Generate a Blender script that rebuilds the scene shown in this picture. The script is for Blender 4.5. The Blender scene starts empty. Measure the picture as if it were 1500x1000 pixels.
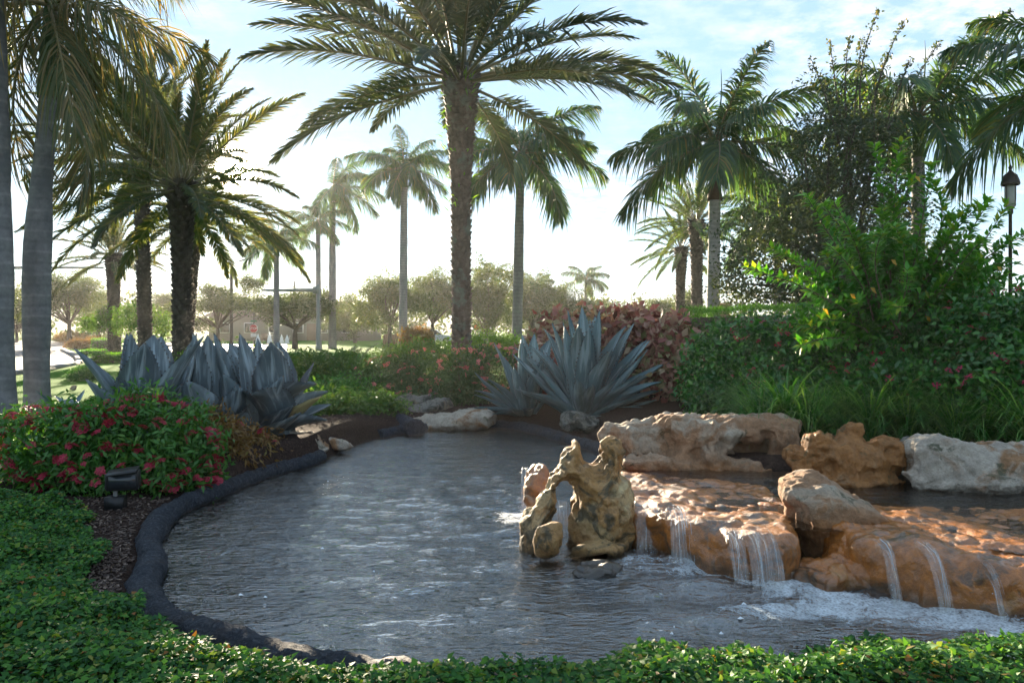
import bpy, math, random
import numpy as np
from mathutils import Vector, Matrix, Euler
R = math.radians
SC = bpy.context.scene
COL = SC.collection
F, H, HY = 1150.0, 1.65, 480.0          # focal length (in 1500 px frame), eye height above pool water, horizon row

# ------------------------------------------------------------------ camera
cam = bpy.data.cameras.new('camera'); camo = bpy.data.objects.new('camera', cam); COL.objects.link(camo)
cam.sensor_width = 36.0; cam.lens = 36.0 * F / 1500.0; cam.shift_y = (HY - 500.0) / 1500.0
cam.clip_start = 0.05; cam.clip_end = 3000
camo.location = (0, 0, H); camo.rotation_euler = (R(90), 0, 0)
SC.camera = camo

# ------------------------------------------------------------------ sky + sun
SUN_AZ, SUN_EL = R(-19.5), R(10.9)
SUND = Vector((math.sin(SUN_AZ) * math.cos(SUN_EL), math.cos(SUN_AZ) * math.cos(SUN_EL), math.sin(SUN_EL)))
world = bpy.data.worlds.new('World'); SC.world = world; world.use_nodes = True
wt = world.node_tree; wn = wt.nodes; wn.clear()
def wnode(t, **k):
    n = wn.new(t)
    for a, b in k.items(): setattr(n, a, b)
    return n
def wl(a, b): wt.links.new(a, b)
sky = wnode('ShaderNodeTexSky', sky_type='NISHITA', sun_disc=False)
sky.sun_elevation = SUN_EL; sky.sun_rotation = SUN_AZ; sky.air_density = 1.0; sky.dust_density = 0.05; sky.ozone_density = 2.0
tc = wnode('ShaderNodeTexCoord')
sep = wnode('ShaderNodeSeparateXYZ'); wl(tc.outputs['Generated'], sep.inputs[0])
zz = wnode('ShaderNodeMath', operation='ADD'); wl(sep.outputs['Z'], zz.inputs[0]); zz.inputs[1].default_value = 0.10
zm = wnode('ShaderNodeMath', operation='MAXIMUM'); wl(zz.outputs[0], zm.inputs[0]); zm.inputs[1].default_value = 0.02
dv = wnode('ShaderNodeVectorMath', operation='DIVIDE'); wl(tc.outputs['Generated'], dv.inputs[0])
cb = wnode('ShaderNodeCombineXYZ')
for i in range(3): wl(zm.outputs[0], cb.inputs[i])
wl(cb.outputs[0], dv.inputs[1])
fl = wnode('ShaderNodeVectorMath', operation='MULTIPLY'); wl(dv.outputs[0], fl.inputs[0]); fl.inputs[1].default_value = (1, 1, 0)
n1 = wnode('ShaderNodeTexNoise'); wl(fl.outputs[0], n1.inputs['Vector']); n1.inputs['Scale'].default_value = 9.0; n1.inputs['Detail'].default_value = 6; n1.inputs['Roughness'].default_value = 0.62
of = wnode('ShaderNodeVectorMath', operation='ADD'); wl(fl.outputs[0], of.inputs[0]); of.inputs[1].default_value = (3.1, 1.7, 0)
n2 = wnode('ShaderNodeTexNoise'); wl(of.outputs[0], n2.inputs['Vector']); n2.inputs['Scale'].default_value = 0.85; n2.inputs['Detail'].default_value = 3
r1 = wnode('ShaderNodeValToRGB'); r1.color_ramp.elements[0].position = 0.40; r1.color_ramp.elements[1].position = 0.66; wl(n1.outputs['Fac'], r1.inputs[0])
r2 = wnode('ShaderNodeValToRGB'); r2.color_ramp.elements[0].position = 0.40; r2.color_ramp.elements[1].position = 0.62; wl(n2.outputs['Fac'], r2.inputs[0])
cm = wnode('ShaderNodeMath', operation='MULTIPLY'); wl(r1.outputs[0], cm.inputs[0]); wl(r2.outputs[0], cm.inputs[1])
cm2 = wnode('ShaderNodeMath', operation='MULTIPLY'); wl(cm.outputs[0], cm2.inputs[0]); cm2.inputs[1].default_value = 0.85
veil = wnode('ShaderNodeMixRGB'); veil.inputs[0].default_value = 0.68; wl(sky.outputs[0], veil.inputs[1]); veil.inputs[2].default_value = (2.1, 3.05, 4.1, 1)
cloud = wnode('ShaderNodeMixRGB'); wl(cm2.outputs[0], cloud.inputs[0]); wl(veil.outputs[0], cloud.inputs[1]); cloud.inputs[2].default_value = (4.6, 4.5, 4.5, 1)
# thin veil of light round the sun and the sun itself
nv = wnode('ShaderNodeVectorMath', operation='NORMALIZE'); wl(tc.outputs['Generated'], nv.inputs[0])
dt = wnode('ShaderNodeVectorMath', operation='DOT_PRODUCT'); wl(nv.outputs[0], dt.inputs[0]); dt.inputs[1].default_value = SUND
dm = wnode('ShaderNodeMath', operation='MAXIMUM'); wl(dt.outputs['Value'], dm.inputs[0]); dm.inputs[1].default_value = 0.0
def glow(p, a):
    q = wnode('ShaderNodeMath', operation='POWER'); wl(dm.outputs[0], q.inputs[0]); q.inputs[1].default_value = p
    m = wnode('ShaderNodeMath', operation='MULTIPLY'); wl(q.outputs[0], m.inputs[0]); m.inputs[1].default_value = a
    return m.outputs[0]
ga = wnode('ShaderNodeMath', operation='ADD'); wl(glow(9000, 900.0), ga.inputs[0]); wl(glow(400, 1.0), ga.inputs[1])
gc = wnode('ShaderNodeMixRGB', blend_type='MULTIPLY'); gc.inputs[0].default_value = 1; wl(ga.outputs[0], gc.inputs[1]); gc.inputs[2].default_value = (1.0, 0.86, 0.62, 1)
ad = wnode('ShaderNodeMixRGB', blend_type='ADD'); ad.inputs[0].default_value = 1; wl(cloud.outputs[0], ad.inputs[1]); wl(gc.outputs[0], ad.inputs[2])
bg = wnode('ShaderNodeBackground'); wl(ad.outputs[0], bg.inputs[0]); bg.inputs[1].default_value = 0.05
wo = wnode('ShaderNodeOutputWorld'); wl(bg.outputs[0], wo.inputs[0])

sun = bpy.data.lights.new('sun', 'SUN'); suno = bpy.data.objects.new('sun', sun); COL.objects.link(suno)
sun.energy = 5.0; sun.angle = R(0.6); sun.color = (1.0, 0.84, 0.62)
suno.rotation_euler = (-SUND).to_track_quat('-Z', 'Y').to_euler(); suno.location = (-20, 40, 30)

# ------------------------------------------------------------------ exposure / render
vs = SC.view_settings; vs.view_transform = 'Standard'; vs.look = 'None'; vs.exposure = 2.55; vs.gamma = 1.0; vs.use_curve_mapping = False
SC.cycles.use_denoising = True
SC.cycles.max_bounces = 7; SC.cycles.diffuse_bounces = 3; SC.cycles.glossy_bounces = 3; SC.cycles.transmission_bounces = 4
SC.cycles.transparent_max_bounces = 8; SC.cycles.volume_bounces = 0
SC.cycles.caustics_reflective = False; SC.cycles.caustics_refractive = False
SC.cycles.sample_clamp_indirect = 4.0; SC.cycles.sample_clamp_direct = 12.0

# ================================================================== helpers
def W(px, py, Y): return np.array(((px - 750.0) / F * Y, Y, H - (py - HY) / F * Y))
def G(px, py, z=0.0):
    Y = (H - z) * F / (py - HY); return np.array(((px - 750.0) / F * Y, Y))
def S(px, Y): return px * Y / F
def rng(s): return np.random.default_rng(s)

def _hash(ix, iy, iz, seed):
    h = (ix.astype(np.int64) * 374761393 + iy.astype(np.int64) * 668265263 + iz.astype(np.int64) * 2147483647 + seed * 1274126177) & 0xffffffff
    h = ((h ^ (h >> 13)) * 1274126177) & 0xffffffff
    h = h ^ (h >> 16)
    return (h & 0xffff).astype(np.float32) / 32767.5 - 1.0
def vnoise(p, seed=0):
    p = np.asarray(p, dtype=np.float32); i = np.floor(p).astype(np.int64); f = p - i
    f = f * f * f * (f * (f * 6 - 15) + 10)
    x, y, z = i[:, 0], i[:, 1], i[:, 2]; u, v, w = f[:, 0], f[:, 1], f[:, 2]
    c = lambda a, b, d: _hash(x + a, y + b, z + d, seed)
    x00 = c(0,0,0)*(1-u)+c(1,0,0)*u; x10 = c(0,1,0)*(1-u)+c(1,1,0)*u
    x01 = c(0,0,1)*(1-u)+c(1,0,1)*u; x11 = c(0,1,1)*(1-u)+c(1,1,1)*u
    return (x00*(1-v)+x10*v)*(1-w)+(x01*(1-v)+x11*v)*w
def fbm(p, oct=4, seed=0, gain=0.5):
    s = 0; a = 1.0; p = np.asarray(p, dtype=np.float32)
    for o in range(oct):
        s = s + a * vnoise(p * (2.03 ** o) + o * 17.3, seed + o); a *= gain
    return s
def norm(v): return v / np.maximum(np.linalg.norm(v, axis=-1, keepdims=True), 1e-9)

def make_mesh(name, V, T, rnd=None, smooth=False, attrs=None):
    """V (n,3), T (m,3 or 4) numpy"""
    V = np.asarray(V, dtype=np.float32); T = np.asarray(T, dtype=np.int32)
    me = bpy.data.meshes.new(name); k = T.shape[1]
    me.vertices.add(len(V)); me.vertices.foreach_set('co', V.ravel())
    me.loops.add(T.size); me.loops.foreach_set('vertex_index', T.ravel())
    me.polygons.add(len(T)); me.polygons.foreach_set('loop_start', np.arange(0, T.size, k, dtype=np.int32))
    me.polygons.foreach_set('loop_total', np.full(len(T), k, dtype=np.int32))
    if smooth: me.polygons.foreach_set('use_smooth', np.ones(len(T), dtype=bool))
    if rnd is not None:
        attrs = dict(attrs or {}); attrs['rnd'] = rnd
    for an, av in (attrs or {}).items():
        at = me.attributes.new(an, 'FLOAT', 'POINT'); at.data.foreach_set('value', np.asarray(av, dtype=np.float32))
    me.update(); me.validate()
    return me
class MB:
    """collects triangles"""
    def __init__(s): s.V = []; s.T = []; s.r = []; s.n = 0
    def add(s, V, T, r=0.5):
        V = np.asarray(V, dtype=np.float32).reshape(-1, 3); T = np.asarray(T, dtype=np.int32)
        if T.shape[1] == 4: T = np.concatenate([T[:, [0, 1, 2]], T[:, [0, 2, 3]]])
        s.V.append(V); s.T.append(T + s.n); s.n += len(V)
        s.r.append(np.broadcast_to(np.asarray(r, dtype=np.float32), (len(V),)).copy())
    def box(s, c, d, rz=0.0, r=0.5, rx=0.0, ry=0.0):
        q = np.array([[x, y, z] for x in (-.5, .5) for y in (-.5, .5) for z in (-.5, .5)]) * np.array(d)
        m = np.array(Euler((rx, ry, rz)).to_matrix()); q = q @ m.T + np.array(c)
        s.add(q, [[0,1,3,2],[4,6,7,5],[0,4,5,1],[2,3,7,6],[0,2,6,4],[1,5,7,3]], r)
    def tube(s, P, rad, n=6, r=0.5, cap=True):
        P = np.asarray(P, dtype=np.float64); m = len(P); rad = np.broadcast_to(np.asarray(rad, dtype=np.float64), (m,))
        tg = norm(np.gradient(P, axis=0)); up = np.array([0, 0, 1.0]) if abs(tg[0][2]) < .9 else np.array([1.0, 0, 0])
        V = []
        a = norm(np.cross(up, tg[0])); 
        for i in range(m):
            a = norm(a - tg[i] * np.dot(a, tg[i])); b = np.cross(tg[i], a)
            th = np.arange(n) * 2 * np.pi / n
            V.append(P[i] + rad[i] * (np.cos(th)[:, None] * a + np.sin(th)[:, None] * b))
        V = np.concatenate(V); q = []
        for i in range(m - 1):
            for j in range(n): q.append([i*n+j, i*n+(j+1) % n, (i+1)*n+(j+1) % n, (i+1)*n+j])
        s.add(V, q, r)
        if cap:
            for base, c, fl in ((0, P[0], 1), ((m-1)*n, P[-1], 0)):
                ring = V[base:base+n]; s.add(np.vstack([ring, c]), [[(j+1) % n, j, n] if fl else [j, (j+1) % n, n] for j in range(n)], r)
    def lathe(s, prof, c=(0,0,0), n=16, r=0.5):
        prof = np.asarray(prof, dtype=np.float64); th = np.arange(n)*2*np.pi/n
        V = np.concatenate([np.stack([p[0]*np.cos(th), p[0]*np.sin(th), np.full(n, p[1])], 1) for p in prof]) + np.array(c)
        q = [[i*n+j, i*n+(j+1) % n, (i+1)*n+(j+1) % n, (i+1)*n+j] for i in range(len(prof)-1) for j in range(n)]
        s.add(V, q, r)
    def leaves(s, P, N, D, L, Wd, hi=False, rg=None, r=None):
        """leaf blades: P base, N face normal, D direction, L length, Wd width (arrays)"""
        n = len(P); D = norm(D); N = norm(N - D * np.sum(N*D, 1, keepdims=True)); Sd = np.cross(N, D)
        L = np.broadcast_to(L, (n,))[:, None]; Wd = np.broadcast_to(Wd, (n,))[:, None]
        if r is None: r = (rg or rng(n)).random(n)
        if hi:
            V = np.stack([P, P + D*L*.4 + Sd*Wd*.5 + N*Wd*.13, P + D*L*.4 - Sd*Wd*.5 + N*Wd*.13, P + D*L*.45 - N*Wd*.04, P + D*L - N*L*.16], 1).reshape(-1, 3)
            T = np.array([[0,1,3],[0,3,2],[1,4,3],[3,4,2]]); k = 5
        else:
            V = np.stack([P, P + D*L*.45 + Sd*Wd*.5 + N*Wd*.12, P + D*L - N*L*.1, P + D*L*.45 - Sd*Wd*.5 + N*Wd*.12], 1).reshape(-1, 3)
            T = np.array([[0,1,2],[0,2,3]]); k = 4
        TT = (T[None] + (np.arange(n)*k)[:, None, None]).reshape(-1, 3)
        s.add(V, TT, np.repeat(r, k))
    def mesh(s, name, smooth=False):
        return make_mesh(name, np.concatenate(s.V), np.concatenate(s.T), np.concatenate(s.r), smooth)
    def build(s, name, m, parent=None, smooth=False, loc=None):
        return obj(name, s.mesh(name, smooth), m, parent, loc)

def obj(name, me, m=None, parent=None, loc=None, rot=None, scale=None):
    o = bpy.data.objects.new(name, me); COL.objects.link(o)
    if m is not None and me is not None and not me.materials: me.materials.append(m)
    if parent is not None: o.parent = parent
    if loc is not None: o.location = tuple(float(v) for v in loc)
    if rot is not None: o.rotation_euler = rot
    if scale is not None: o.scale = (scale,)*3 if np.isscalar(scale) else scale
    return o
def tag(o, label=None, cat=None, group=None, kind=None):
    if label: o['label'] = label
    if cat: o['category'] = cat
    if group: o['group'] = group
    if kind: o['kind'] = kind
    return o
def thing(name, label, cat, loc=(0,0,0), group=None, rz=0.0):
    return tag(obj(name, None, loc=loc, rot=(0, 0, rz)), label, cat, group)

# ------------------------------------------------------------------ materials
def mat(name):
    m = bpy.data.materials.new(name); m.use_nodes = True; nt = m.node_tree; nt.nodes.clear()
    out = nt.nodes.new('ShaderNodeOutputMaterial')
    class N: pass
    k = N(); k.m = m; k.nt = nt; k.out = out
    def node(t, ins=None, **a):
        n = nt.nodes.new(t)
        for x, y in a.items(): setattr(n, x, y)
        for x, y in (ins or {}).items():
            if hasattr(y, 'is_output') : nt.links.new(y, n.inputs[x])
            else: n.inputs[x].default_value = y
        return n
    k.node = node
    def ramp(fac, stops):
        n = nt.nodes.new('ShaderNodeValToRGB'); e = n.color_ramp.elements
        while len(e) < len(stops): e.new(0.5)
        for q, (p, c) in zip(e, stops):
            q.position = p; q.color = (c[0], c[1], c[2], 1) if not np.isscalar(c) else (c, c, c, 1)
        nt.links.new(fac, n.inputs[0]); return n.outputs[0]
    k.ramp = ramp
    def mix(f, a, b, bt='MIX'):
        n = nt.nodes.new('ShaderNodeMixRGB'); n.blend_type = bt
        for i, v in enumerate((f, a, b)):
            if hasattr(v, 'is_output'): nt.links.new(v, n.inputs[i])
            else: n.inputs[i].default_value = v if (i == 0) else (*v, 1)
        return n.outputs[0]
    k.mix = mix
    def noise(scale, detail=4, rough=.55, vec=None, dist=0.0):
        n = node('ShaderNodeTexNoise', {'Scale': scale, 'Detail': detail, 'Roughness': rough, 'Distortion': dist})
        if vec is not None: nt.links.new(vec, n.inputs['Vector'])
        return n.outputs['Fac']
    k.noise = noise
    def math_(op, a, b=0.0, c=None):
        n = nt.nodes.new('ShaderNodeMath'); n.operation = op
        for i, v in enumerate((a, b) if c is None else (a, b, c)):
            if hasattr(v, 'is_output'): nt.links.new(v, n.inputs[i])
            else: n.inputs[i].default_value = v
        return n.outputs[0]
    k.math = math_
    def bump(h, strength=.4, dist=.02, normal=None):
        n = node('ShaderNodeBump', {'Strength': strength, 'Distance': dist, 'Height': h})
        if normal is not None: nt.links.new(normal, n.inputs['Normal'])
        return n.outputs[0]
    k.bump = bump
    def link(a, b): nt.links.new(a, b)
    k.link = link
    def surf(s): nt.links.new(s, out.inputs['Surface'])
    k.surf = surf
    return k

def leaf_mat(name, stops, trans=0.35, rough=.45, tcol=None, spec=.4, objvar=0.12):
    """foliage: colour runs over the per-leaf random value; part of the light passes through"""
    k = mat(name); at = k.node('ShaderNodeAttribute', attribute_name='rnd')
    c = k.ramp(at.outputs['Fac'], stops)
    oi = k.node('ShaderNodeObjectInfo')
    hs = k.node('ShaderNodeHueSaturation', {'Color': c, 'Value': k.math('MULTIPLY_ADD', oi.outputs['Random'], 2*objvar, 1-objvar)})
    p = k.node('ShaderNodeBsdfPrincipled', {'Base Color': hs.outputs[0], 'Roughness': rough, 'Specular IOR Level': spec})
    t = k.node('ShaderNodeBsdfTranslucent', {'Color': k.mix(1.0, hs.outputs[0], tcol or (1.7, 1.5, .55), 'MULTIPLY')})
    ms = k.node('ShaderNodeMixShader', {0: trans, 1: p.outputs[0], 2: t.outputs[0]}); k.surf(ms.outputs[0])
    return k.m
def plain_mat(name, col, rough=.6, metal=0.0, var=.15, scale=8.0, bump=0.0, spec=.5):
    k = mat(name); g = k.node('ShaderNodeNewGeometry'); nz = k.noise(scale, 5, .6, g.outputs['Position'])
    c = k.ramp(nz, [(.25, [v*(1-var) for v in col]), (.75, [min(1, v*(1+var)) for v in col])])
    p = k.node('ShaderNodeBsdfPrincipled', {'Base Color': c, 'Roughness': rough, 'Metallic': metal, 'Specular IOR Level': spec})
    if bump: k.link(k.bump(nz, bump, .02), p.inputs['Normal'])
    k.surf(p.outputs[0]); return k.m

M = {}
M['royal_leaf'] = leaf_mat('royal_palm_leaf', [(0, (.035,.085,.05)), (.55, (.05,.12,.05)), (.9, (.09,.15,.04)), (1, (.24,.17,.05))], .38)
M['tatter_leaf'] = leaf_mat('tattered_palm_leaf', [(0, (.06,.09,.05)), (.4, (.10,.11,.05)), (.75, (.17,.13,.07)), (1, (.26,.18,.10))], .42)
M['date_leaf'] = leaf_mat('date_palm_leaf', [(0, (.05,.08,.055)), (.6, (.07,.105,.055)), (.93, (.13,.13,.05)), (1, (.25,.17,.06))], .42, rough=.5, tcol=(1.9,1.5,.5))
M['cool_date_leaf'] = leaf_mat('grey_date_palm_leaf', [(0, (.045,.07,.055)), (.6, (.065,.095,.065)), (.95, (.09,.11,.06)), (1, (.22,.15,.06))], .24, rough=.5)
M['green_date_leaf'] = leaf_mat('green_date_leaf', [(0, (.05,.1,.04)), (.6, (.08,.14,.04)), (1, (.16,.17,.05))], .38)
M['ivy'] = leaf_mat('ivy_leaf', [(0, (.018,.065,.025)), (.45, (.032,.115,.024)), (.85, (.07,.19,.028)), (.96, (.16,.22,.04)), (1, (.22,.09,.03))], .30, rough=.6, spec=.18)
M['pentas'] = leaf_mat('flower_bush_leaf', [(0, (.03,.11,.025)), (.6, (.06,.19,.03)), (1, (.13,.26,.05))], .34, rough=.45)
M['dry'] = leaf_mat('dry_leaf', [(0, (.10,.06,.025)), (.5, (.19,.11,.035)), (.85, (.20,.15,.04)), (1, (.12,.17,.04))], .35, tcol=(1.5,1.2,.6))
M['shrub'] = leaf_mat('shrub_leaf', [(0, (.035,.09,.02)), (.6, (.06,.14,.025)), (1, (.13,.2,.03))], .4)
M['lime'] = leaf_mat('lime_leaf', [(0, (.06,.17,.02)), (1, (.16,.32,.03))], .45)
M['pinkshrub'] = leaf_mat('pink_shrub_leaf', [(0, (.03,.08,.025)), (.7, (.06,.12,.04)), (.84, (.11,.14,.05)), (1, (.2,.13,.08))], .3)
M['croton'] = leaf_mat('coppery_leaf', [(0, (.06,.03,.02)), (.22, (.17,.045,.035)), (.42, (.30,.11,.09)), (.58, (.36,.20,.15)), (.74, (.42,.34,.23)), (.86, (.20,.20,.07)), (1, (.07,.10,.03))], .25, tcol=(1.5,1.0,.7))
M['dark_shrub'] = leaf_mat('glossy_dark_leaf', [(0, (.014,.065,.018)), (.6, (.03,.14,.022)), (1, (.10,.30,.035))], .24, rough=.28, spec=.5)
M['bright_shrub'] = leaf_mat('bright_leaf', [(0, (.025,.12,.018)), (.6, (.055,.24,.022)), (.985, (.17,.42,.04)), (1, (.5,.3,.03))], .42, rough=.35)
M['hedge'] = leaf_mat('hedge_leaf', [(0, (.045,.15,.02)), (1, (.12,.31,.035))], .4)
M['liriope'] = leaf_mat('border_grass_blade', [(0, (.022,.10,.022)), (.7, (.05,.18,.028)), (1, (.2,.36,.10))], .35, rough=.3)
M['oak'] = leaf_mat('tree_leaf', [(0, (.04,.07,.03)), (.6, (.065,.10,.035)), (1, (.12,.13,.04))], .4)
M['darktree'] = leaf_mat('small_dark_leaf', [(0, (.03,.05,.035)), (.6, (.05,.075,.04)), (.92, (.08,.10,.04)), (1, (.17,.13,.06))], .3)
M['rosered'] = leaf_mat('crimson_petal', [(0, (.28,.012,.04)), (1, (.55,.05,.10))], .25, tcol=(1.3,.8,.8))
M['pinkpetal'] = leaf_mat('coral_petal', [(0, (.5,.12,.13)), (1, (.7,.28,.25))], .3, tcol=(1.2,.9,.9))
M['magenta'] = leaf_mat('magenta_petal', [(0, (.45,.01,.08)), (1, (.6,.03,.16))], .25, tcol=(1.2,.8,.8))

def trunk_mat(name, c0, c1, ring=0.0, scale=3.0, bumps=.5, lichen=None):
    k = mat(name); t = k.node('ShaderNodeTexCoord'); mp = k.node('ShaderNodeMapping', {'Vector': t.outputs['Object'], 'Scale': (1, 1, .35)})
    nz = k.noise(scale*4, 6, .65, t.outputs['Object']); ns = k.noise(scale, 3, .5, mp.outputs[0])
    c = k.ramp(ns, [(.3, c0), (.7, c1)]); c = k.mix(.5, c, k.ramp(nz, [(.3, (.45,.45,.45)), (.7, (1.2,1.2,1.2))]), 'MULTIPLY')
    h = nz
    if ring:
        w = k.node('ShaderNodeTexWave', {'Vector': t.outputs['Object'], 'Scale': ring, 'Distortion': 2.2, 'Detail': 3.0, 'Detail Scale': 1.2}, bands_direction='Z')
        c = k.mix(.4, c, k.ramp(w.outputs['Fac'], [(.0, (.62,.62,.62)), (.1, (1,1,1)), (.93, (1,1,1)), (1, (1.7,1.65,1.6))]), 'MULTIPLY')
        h = k.math('ADD', nz, k.math('MULTIPLY', w.outputs['Fac'], .6))
    if lichen:
        c = k.mix(k.ramp(k.noise(2.2, 5, .6, t.outputs['Object']), [(.52, 0), (.62, .7)]), c, lichen)
    p = k.node('ShaderNodeBsdfPrincipled', {'Base Color': c, 'Roughness': .85, 'Specular IOR Level': .25})
    k.link(k.bump(h, bumps, .03), p.inputs['Normal']); k.surf(p.outputs[0]); return k.m
M['royal_trunk'] = trunk_mat('royal_palm_bark', (.15,.14,.15), (.27,.25,.25), ring=2.4, lichen=(.20,.21,.19))
M['royal_trunk_near'] = trunk_mat('near_royal_palm_bark', (.13,.125,.14), (.24,.225,.235), ring=.85, lichen=(.11,.11,.12))
M['royal_trunk_pale'] = trunk_mat('pale_royal_palm_bark', (.30,.29,.28), (.46,.44,.41), ring=2.6, lichen=(.24,.24,.22))
M['shaft'] = trunk_mat('palm_crownshaft', (.06,.10,.045), (.11,.15,.06), bumps=.15)
M['shaft_brown'] = trunk_mat('palm_brown_sheath', (.06,.04,.025), (.13,.085,.05), bumps=.4)
M['date_trunk'] = trunk_mat('date_palm_bark', (.055,.042,.034), (.13,.10,.078), scale=5, bumps=.7)
M['date_trunk_main'] = trunk_mat('rough_date_palm_bark', (.06,.047,.038), (.15,.115,.09), scale=5, bumps=.8, lichen=(.13,.16,.13))
M['bark'] = trunk_mat('tree_bark', (.07,.055,.045), (.14,.115,.095), scale=6)
M['rachis'] = leaf_mat('frond_stalk', [(0, (.10,.10,.05)), (1, (.17,.14,.07))], .05)
M['stem'] = plain_mat('woody_stem', (.10,.075,.05), .8)
M['boot_orange'] = plain_mat('frond_base', (.20,.10,.045), .8)

def agave_mat(name, a, b, streak):
    k = mat(name); t = k.node('ShaderNodeTexCoord')
    mp = k.node('ShaderNodeMapping', {'Vector': t.outputs['Object'], 'Scale': (1.2, 14, 1)})
    st = k.noise(1.6, 4, .55, mp.outputs[0]); nz = k.noise(5, 5, .6, t.outputs['Object'])
    oi = k.node('ShaderNodeObjectInfo')
    c = k.ramp(k.math('ADD', k.math('MULTIPLY', nz, .6), k.math('MULTIPLY', oi.outputs['Random'], .4)), [(.25, a), (.7, b)])
    c = k.mix(k.ramp(st, [(.52, 0), (.64, .7)]), c, streak)
    at = k.node('ShaderNodeAttribute', attribute_name='rnd')
    c = k.mix(k.ramp(at.outputs['Fac'], [(.82, 0), (.9, .9)]), c, (.075,.05,.035))
    p = k.node('ShaderNodeBsdfPrincipled', {'Base Color': c, 'Roughness': .48, 'Specular IOR Level': .4})
    k.link(k.bump(st, .12, .02), p.inputs['Normal'])
    tr = k.node('ShaderNodeBsdfTranslucent', {'Color': k.mix(1, c, (1, 1.05, .8), 'MULTIPLY')})
    ms = k.node('ShaderNodeMixShader', {0: .07, 1: p.outputs[0], 2: tr.outputs[0]}); k.surf(ms.outputs[0]); return k.m
M['agave'] = agave_mat('blue_agave_skin', (.06,.115,.13), (.12,.20,.22), (.26,.37,.40))
M['agave_old'] = agave_mat('grey_agave_skin', (.075,.10,.115), (.15,.19,.205), (.36,.43,.46))
M['agave_dry'] = agave_mat('dry_agave_skin', (.25,.19,.08), (.36,.3,.14), (.45,.4,.2))

def rock_mat(name, pale, rust, rust_amt, dark_amt, wet=0.0, zrust=None, algae=(.05,.06,.03), rust2=None):
    k = mat(name); g = k.node('ShaderNodeNewGeometry'); P = g.outputs['Position']
    n1 = k.noise(2.6, 6, .6, P, .6); n2 = k.noise(9, 8, .7, P); n3 = k.noise(45, 5, .65, P); n4 = k.noise(4.2, 5, .65, P, 1.0)
    c = k.mix(k.ramp(n2, [(.35, 0), (.68, 1)]), pale, [v*.62 for v in pale])
    rs = k.ramp(n1, [(.62 - .45*rust_amt, 0), (.72 - .38*rust_amt, 1)])
    if zrust is not None:
        sp = k.node('ShaderNodeSeparateXYZ', {0: P})
        zf = k.node('ShaderNodeMapRange', {'Value': k.math('ADD', sp.outputs['Z'], k.math('MULTIPLY', k.math('SUBTRACT', n4, .5), .35)), 'From Min': zrust[0], 'From Max': zrust[1], 'To Min': 1.0, 'To Max': 0.0})
        rs = k.math('MAXIMUM', k.math('MULTIPLY', rs, .8), zf.outputs[0])
    rc = k.mix(k.ramp(n2, [(.3, 0), (.7, 1)]), rust, rust2 or [v*.5 for v in rust])
    c = k.mix(rs, c, rc)
    # lichen and algae: blotches with an outline of their own
    c = k.mix(k.ramp(n4, [(.66 - .28*dark_amt, 0), (.74 - .25*dark_amt, .85)]), c, algae)
    c = k.mix(.55, c, k.ramp(n3, [(.3, (.55,.55,.55)), (.65, (1.15,1.15,1.15))]), 'MULTIPLY')
    if wet >= .2:
        sz = k.node('ShaderNodeSeparateXYZ', {0: P}); wb = k.ramp(k.math('ADD', sz.outputs['Z'], k.math('MULTIPLY', n2, .09)), [(.07, .6), (.125, 0)]); c = k.mix(wb, c, [v*.12 for v in pale])
    p = k.node('ShaderNodeBsdfPrincipled', {'Base Color': c, 'Roughness': .85 - .4*wet, 'Specular IOR Level': .3 + .1*wet, 'Coat Weight': wet, 'Coat Roughness': .05})
    hh = k.math('ADD', k.math('MULTIPLY', n2, .7), k.math('MULTIPLY', n3, .35))
    k.link(k.bump(hh, .9 - .3*wet, .07), p.inputs['Normal'])
    if wet > .3:
        wv = k.noise(16, 3, .5, P, .5)
        k.link(k.bump(k.math('ADD', wv, k.math('MULTIPLY', hh, .4)), .4, .03), p.inputs['Coat Normal'])
    k.surf(p.outputs[0]); return k.m
PALE = (.46,.41,.34); RUST = (.42,.17,.035)
M['rock_pale'] = rock_mat('pale_limestone', PALE, (.36,.20,.10), .25, .25)
M['rock_buff'] = rock_mat('buff_limestone', (.47,.41,.32), (.36,.17,.07), .45, .2, zrust=(.25,.55))
M['rock_gold'] = rock_mat('golden_limestone', (.54,.42,.22), (.42,.19,.04), .48, .62, wet=.25, zrust=(-.05,.3), algae=(.03,.032,.018))
M['rock_rust'] = rock_mat('rusty_limestone', (.36,.27,.17), (.38,.17,.05), .75, .3, wet=.15)
M['rock_wet'] = rock_mat('wet_rusty_limestone', (.42,.24,.06), (.50,.158,.010), .88, .5, wet=.9, rust2=(.17,.058,.008), algae=(.07,.04,.02))
M['rock_grey'] = rock_mat('grey_limestone', (.22,.215,.19), (.22,.19,.13), .2, .6, algae=(.035,.04,.03))
M['rock_dark'] = rock_mat('dark_wet_stone', (.07,.06,.05), (.12,.08,.04), .3, .5, wet=.8)

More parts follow.
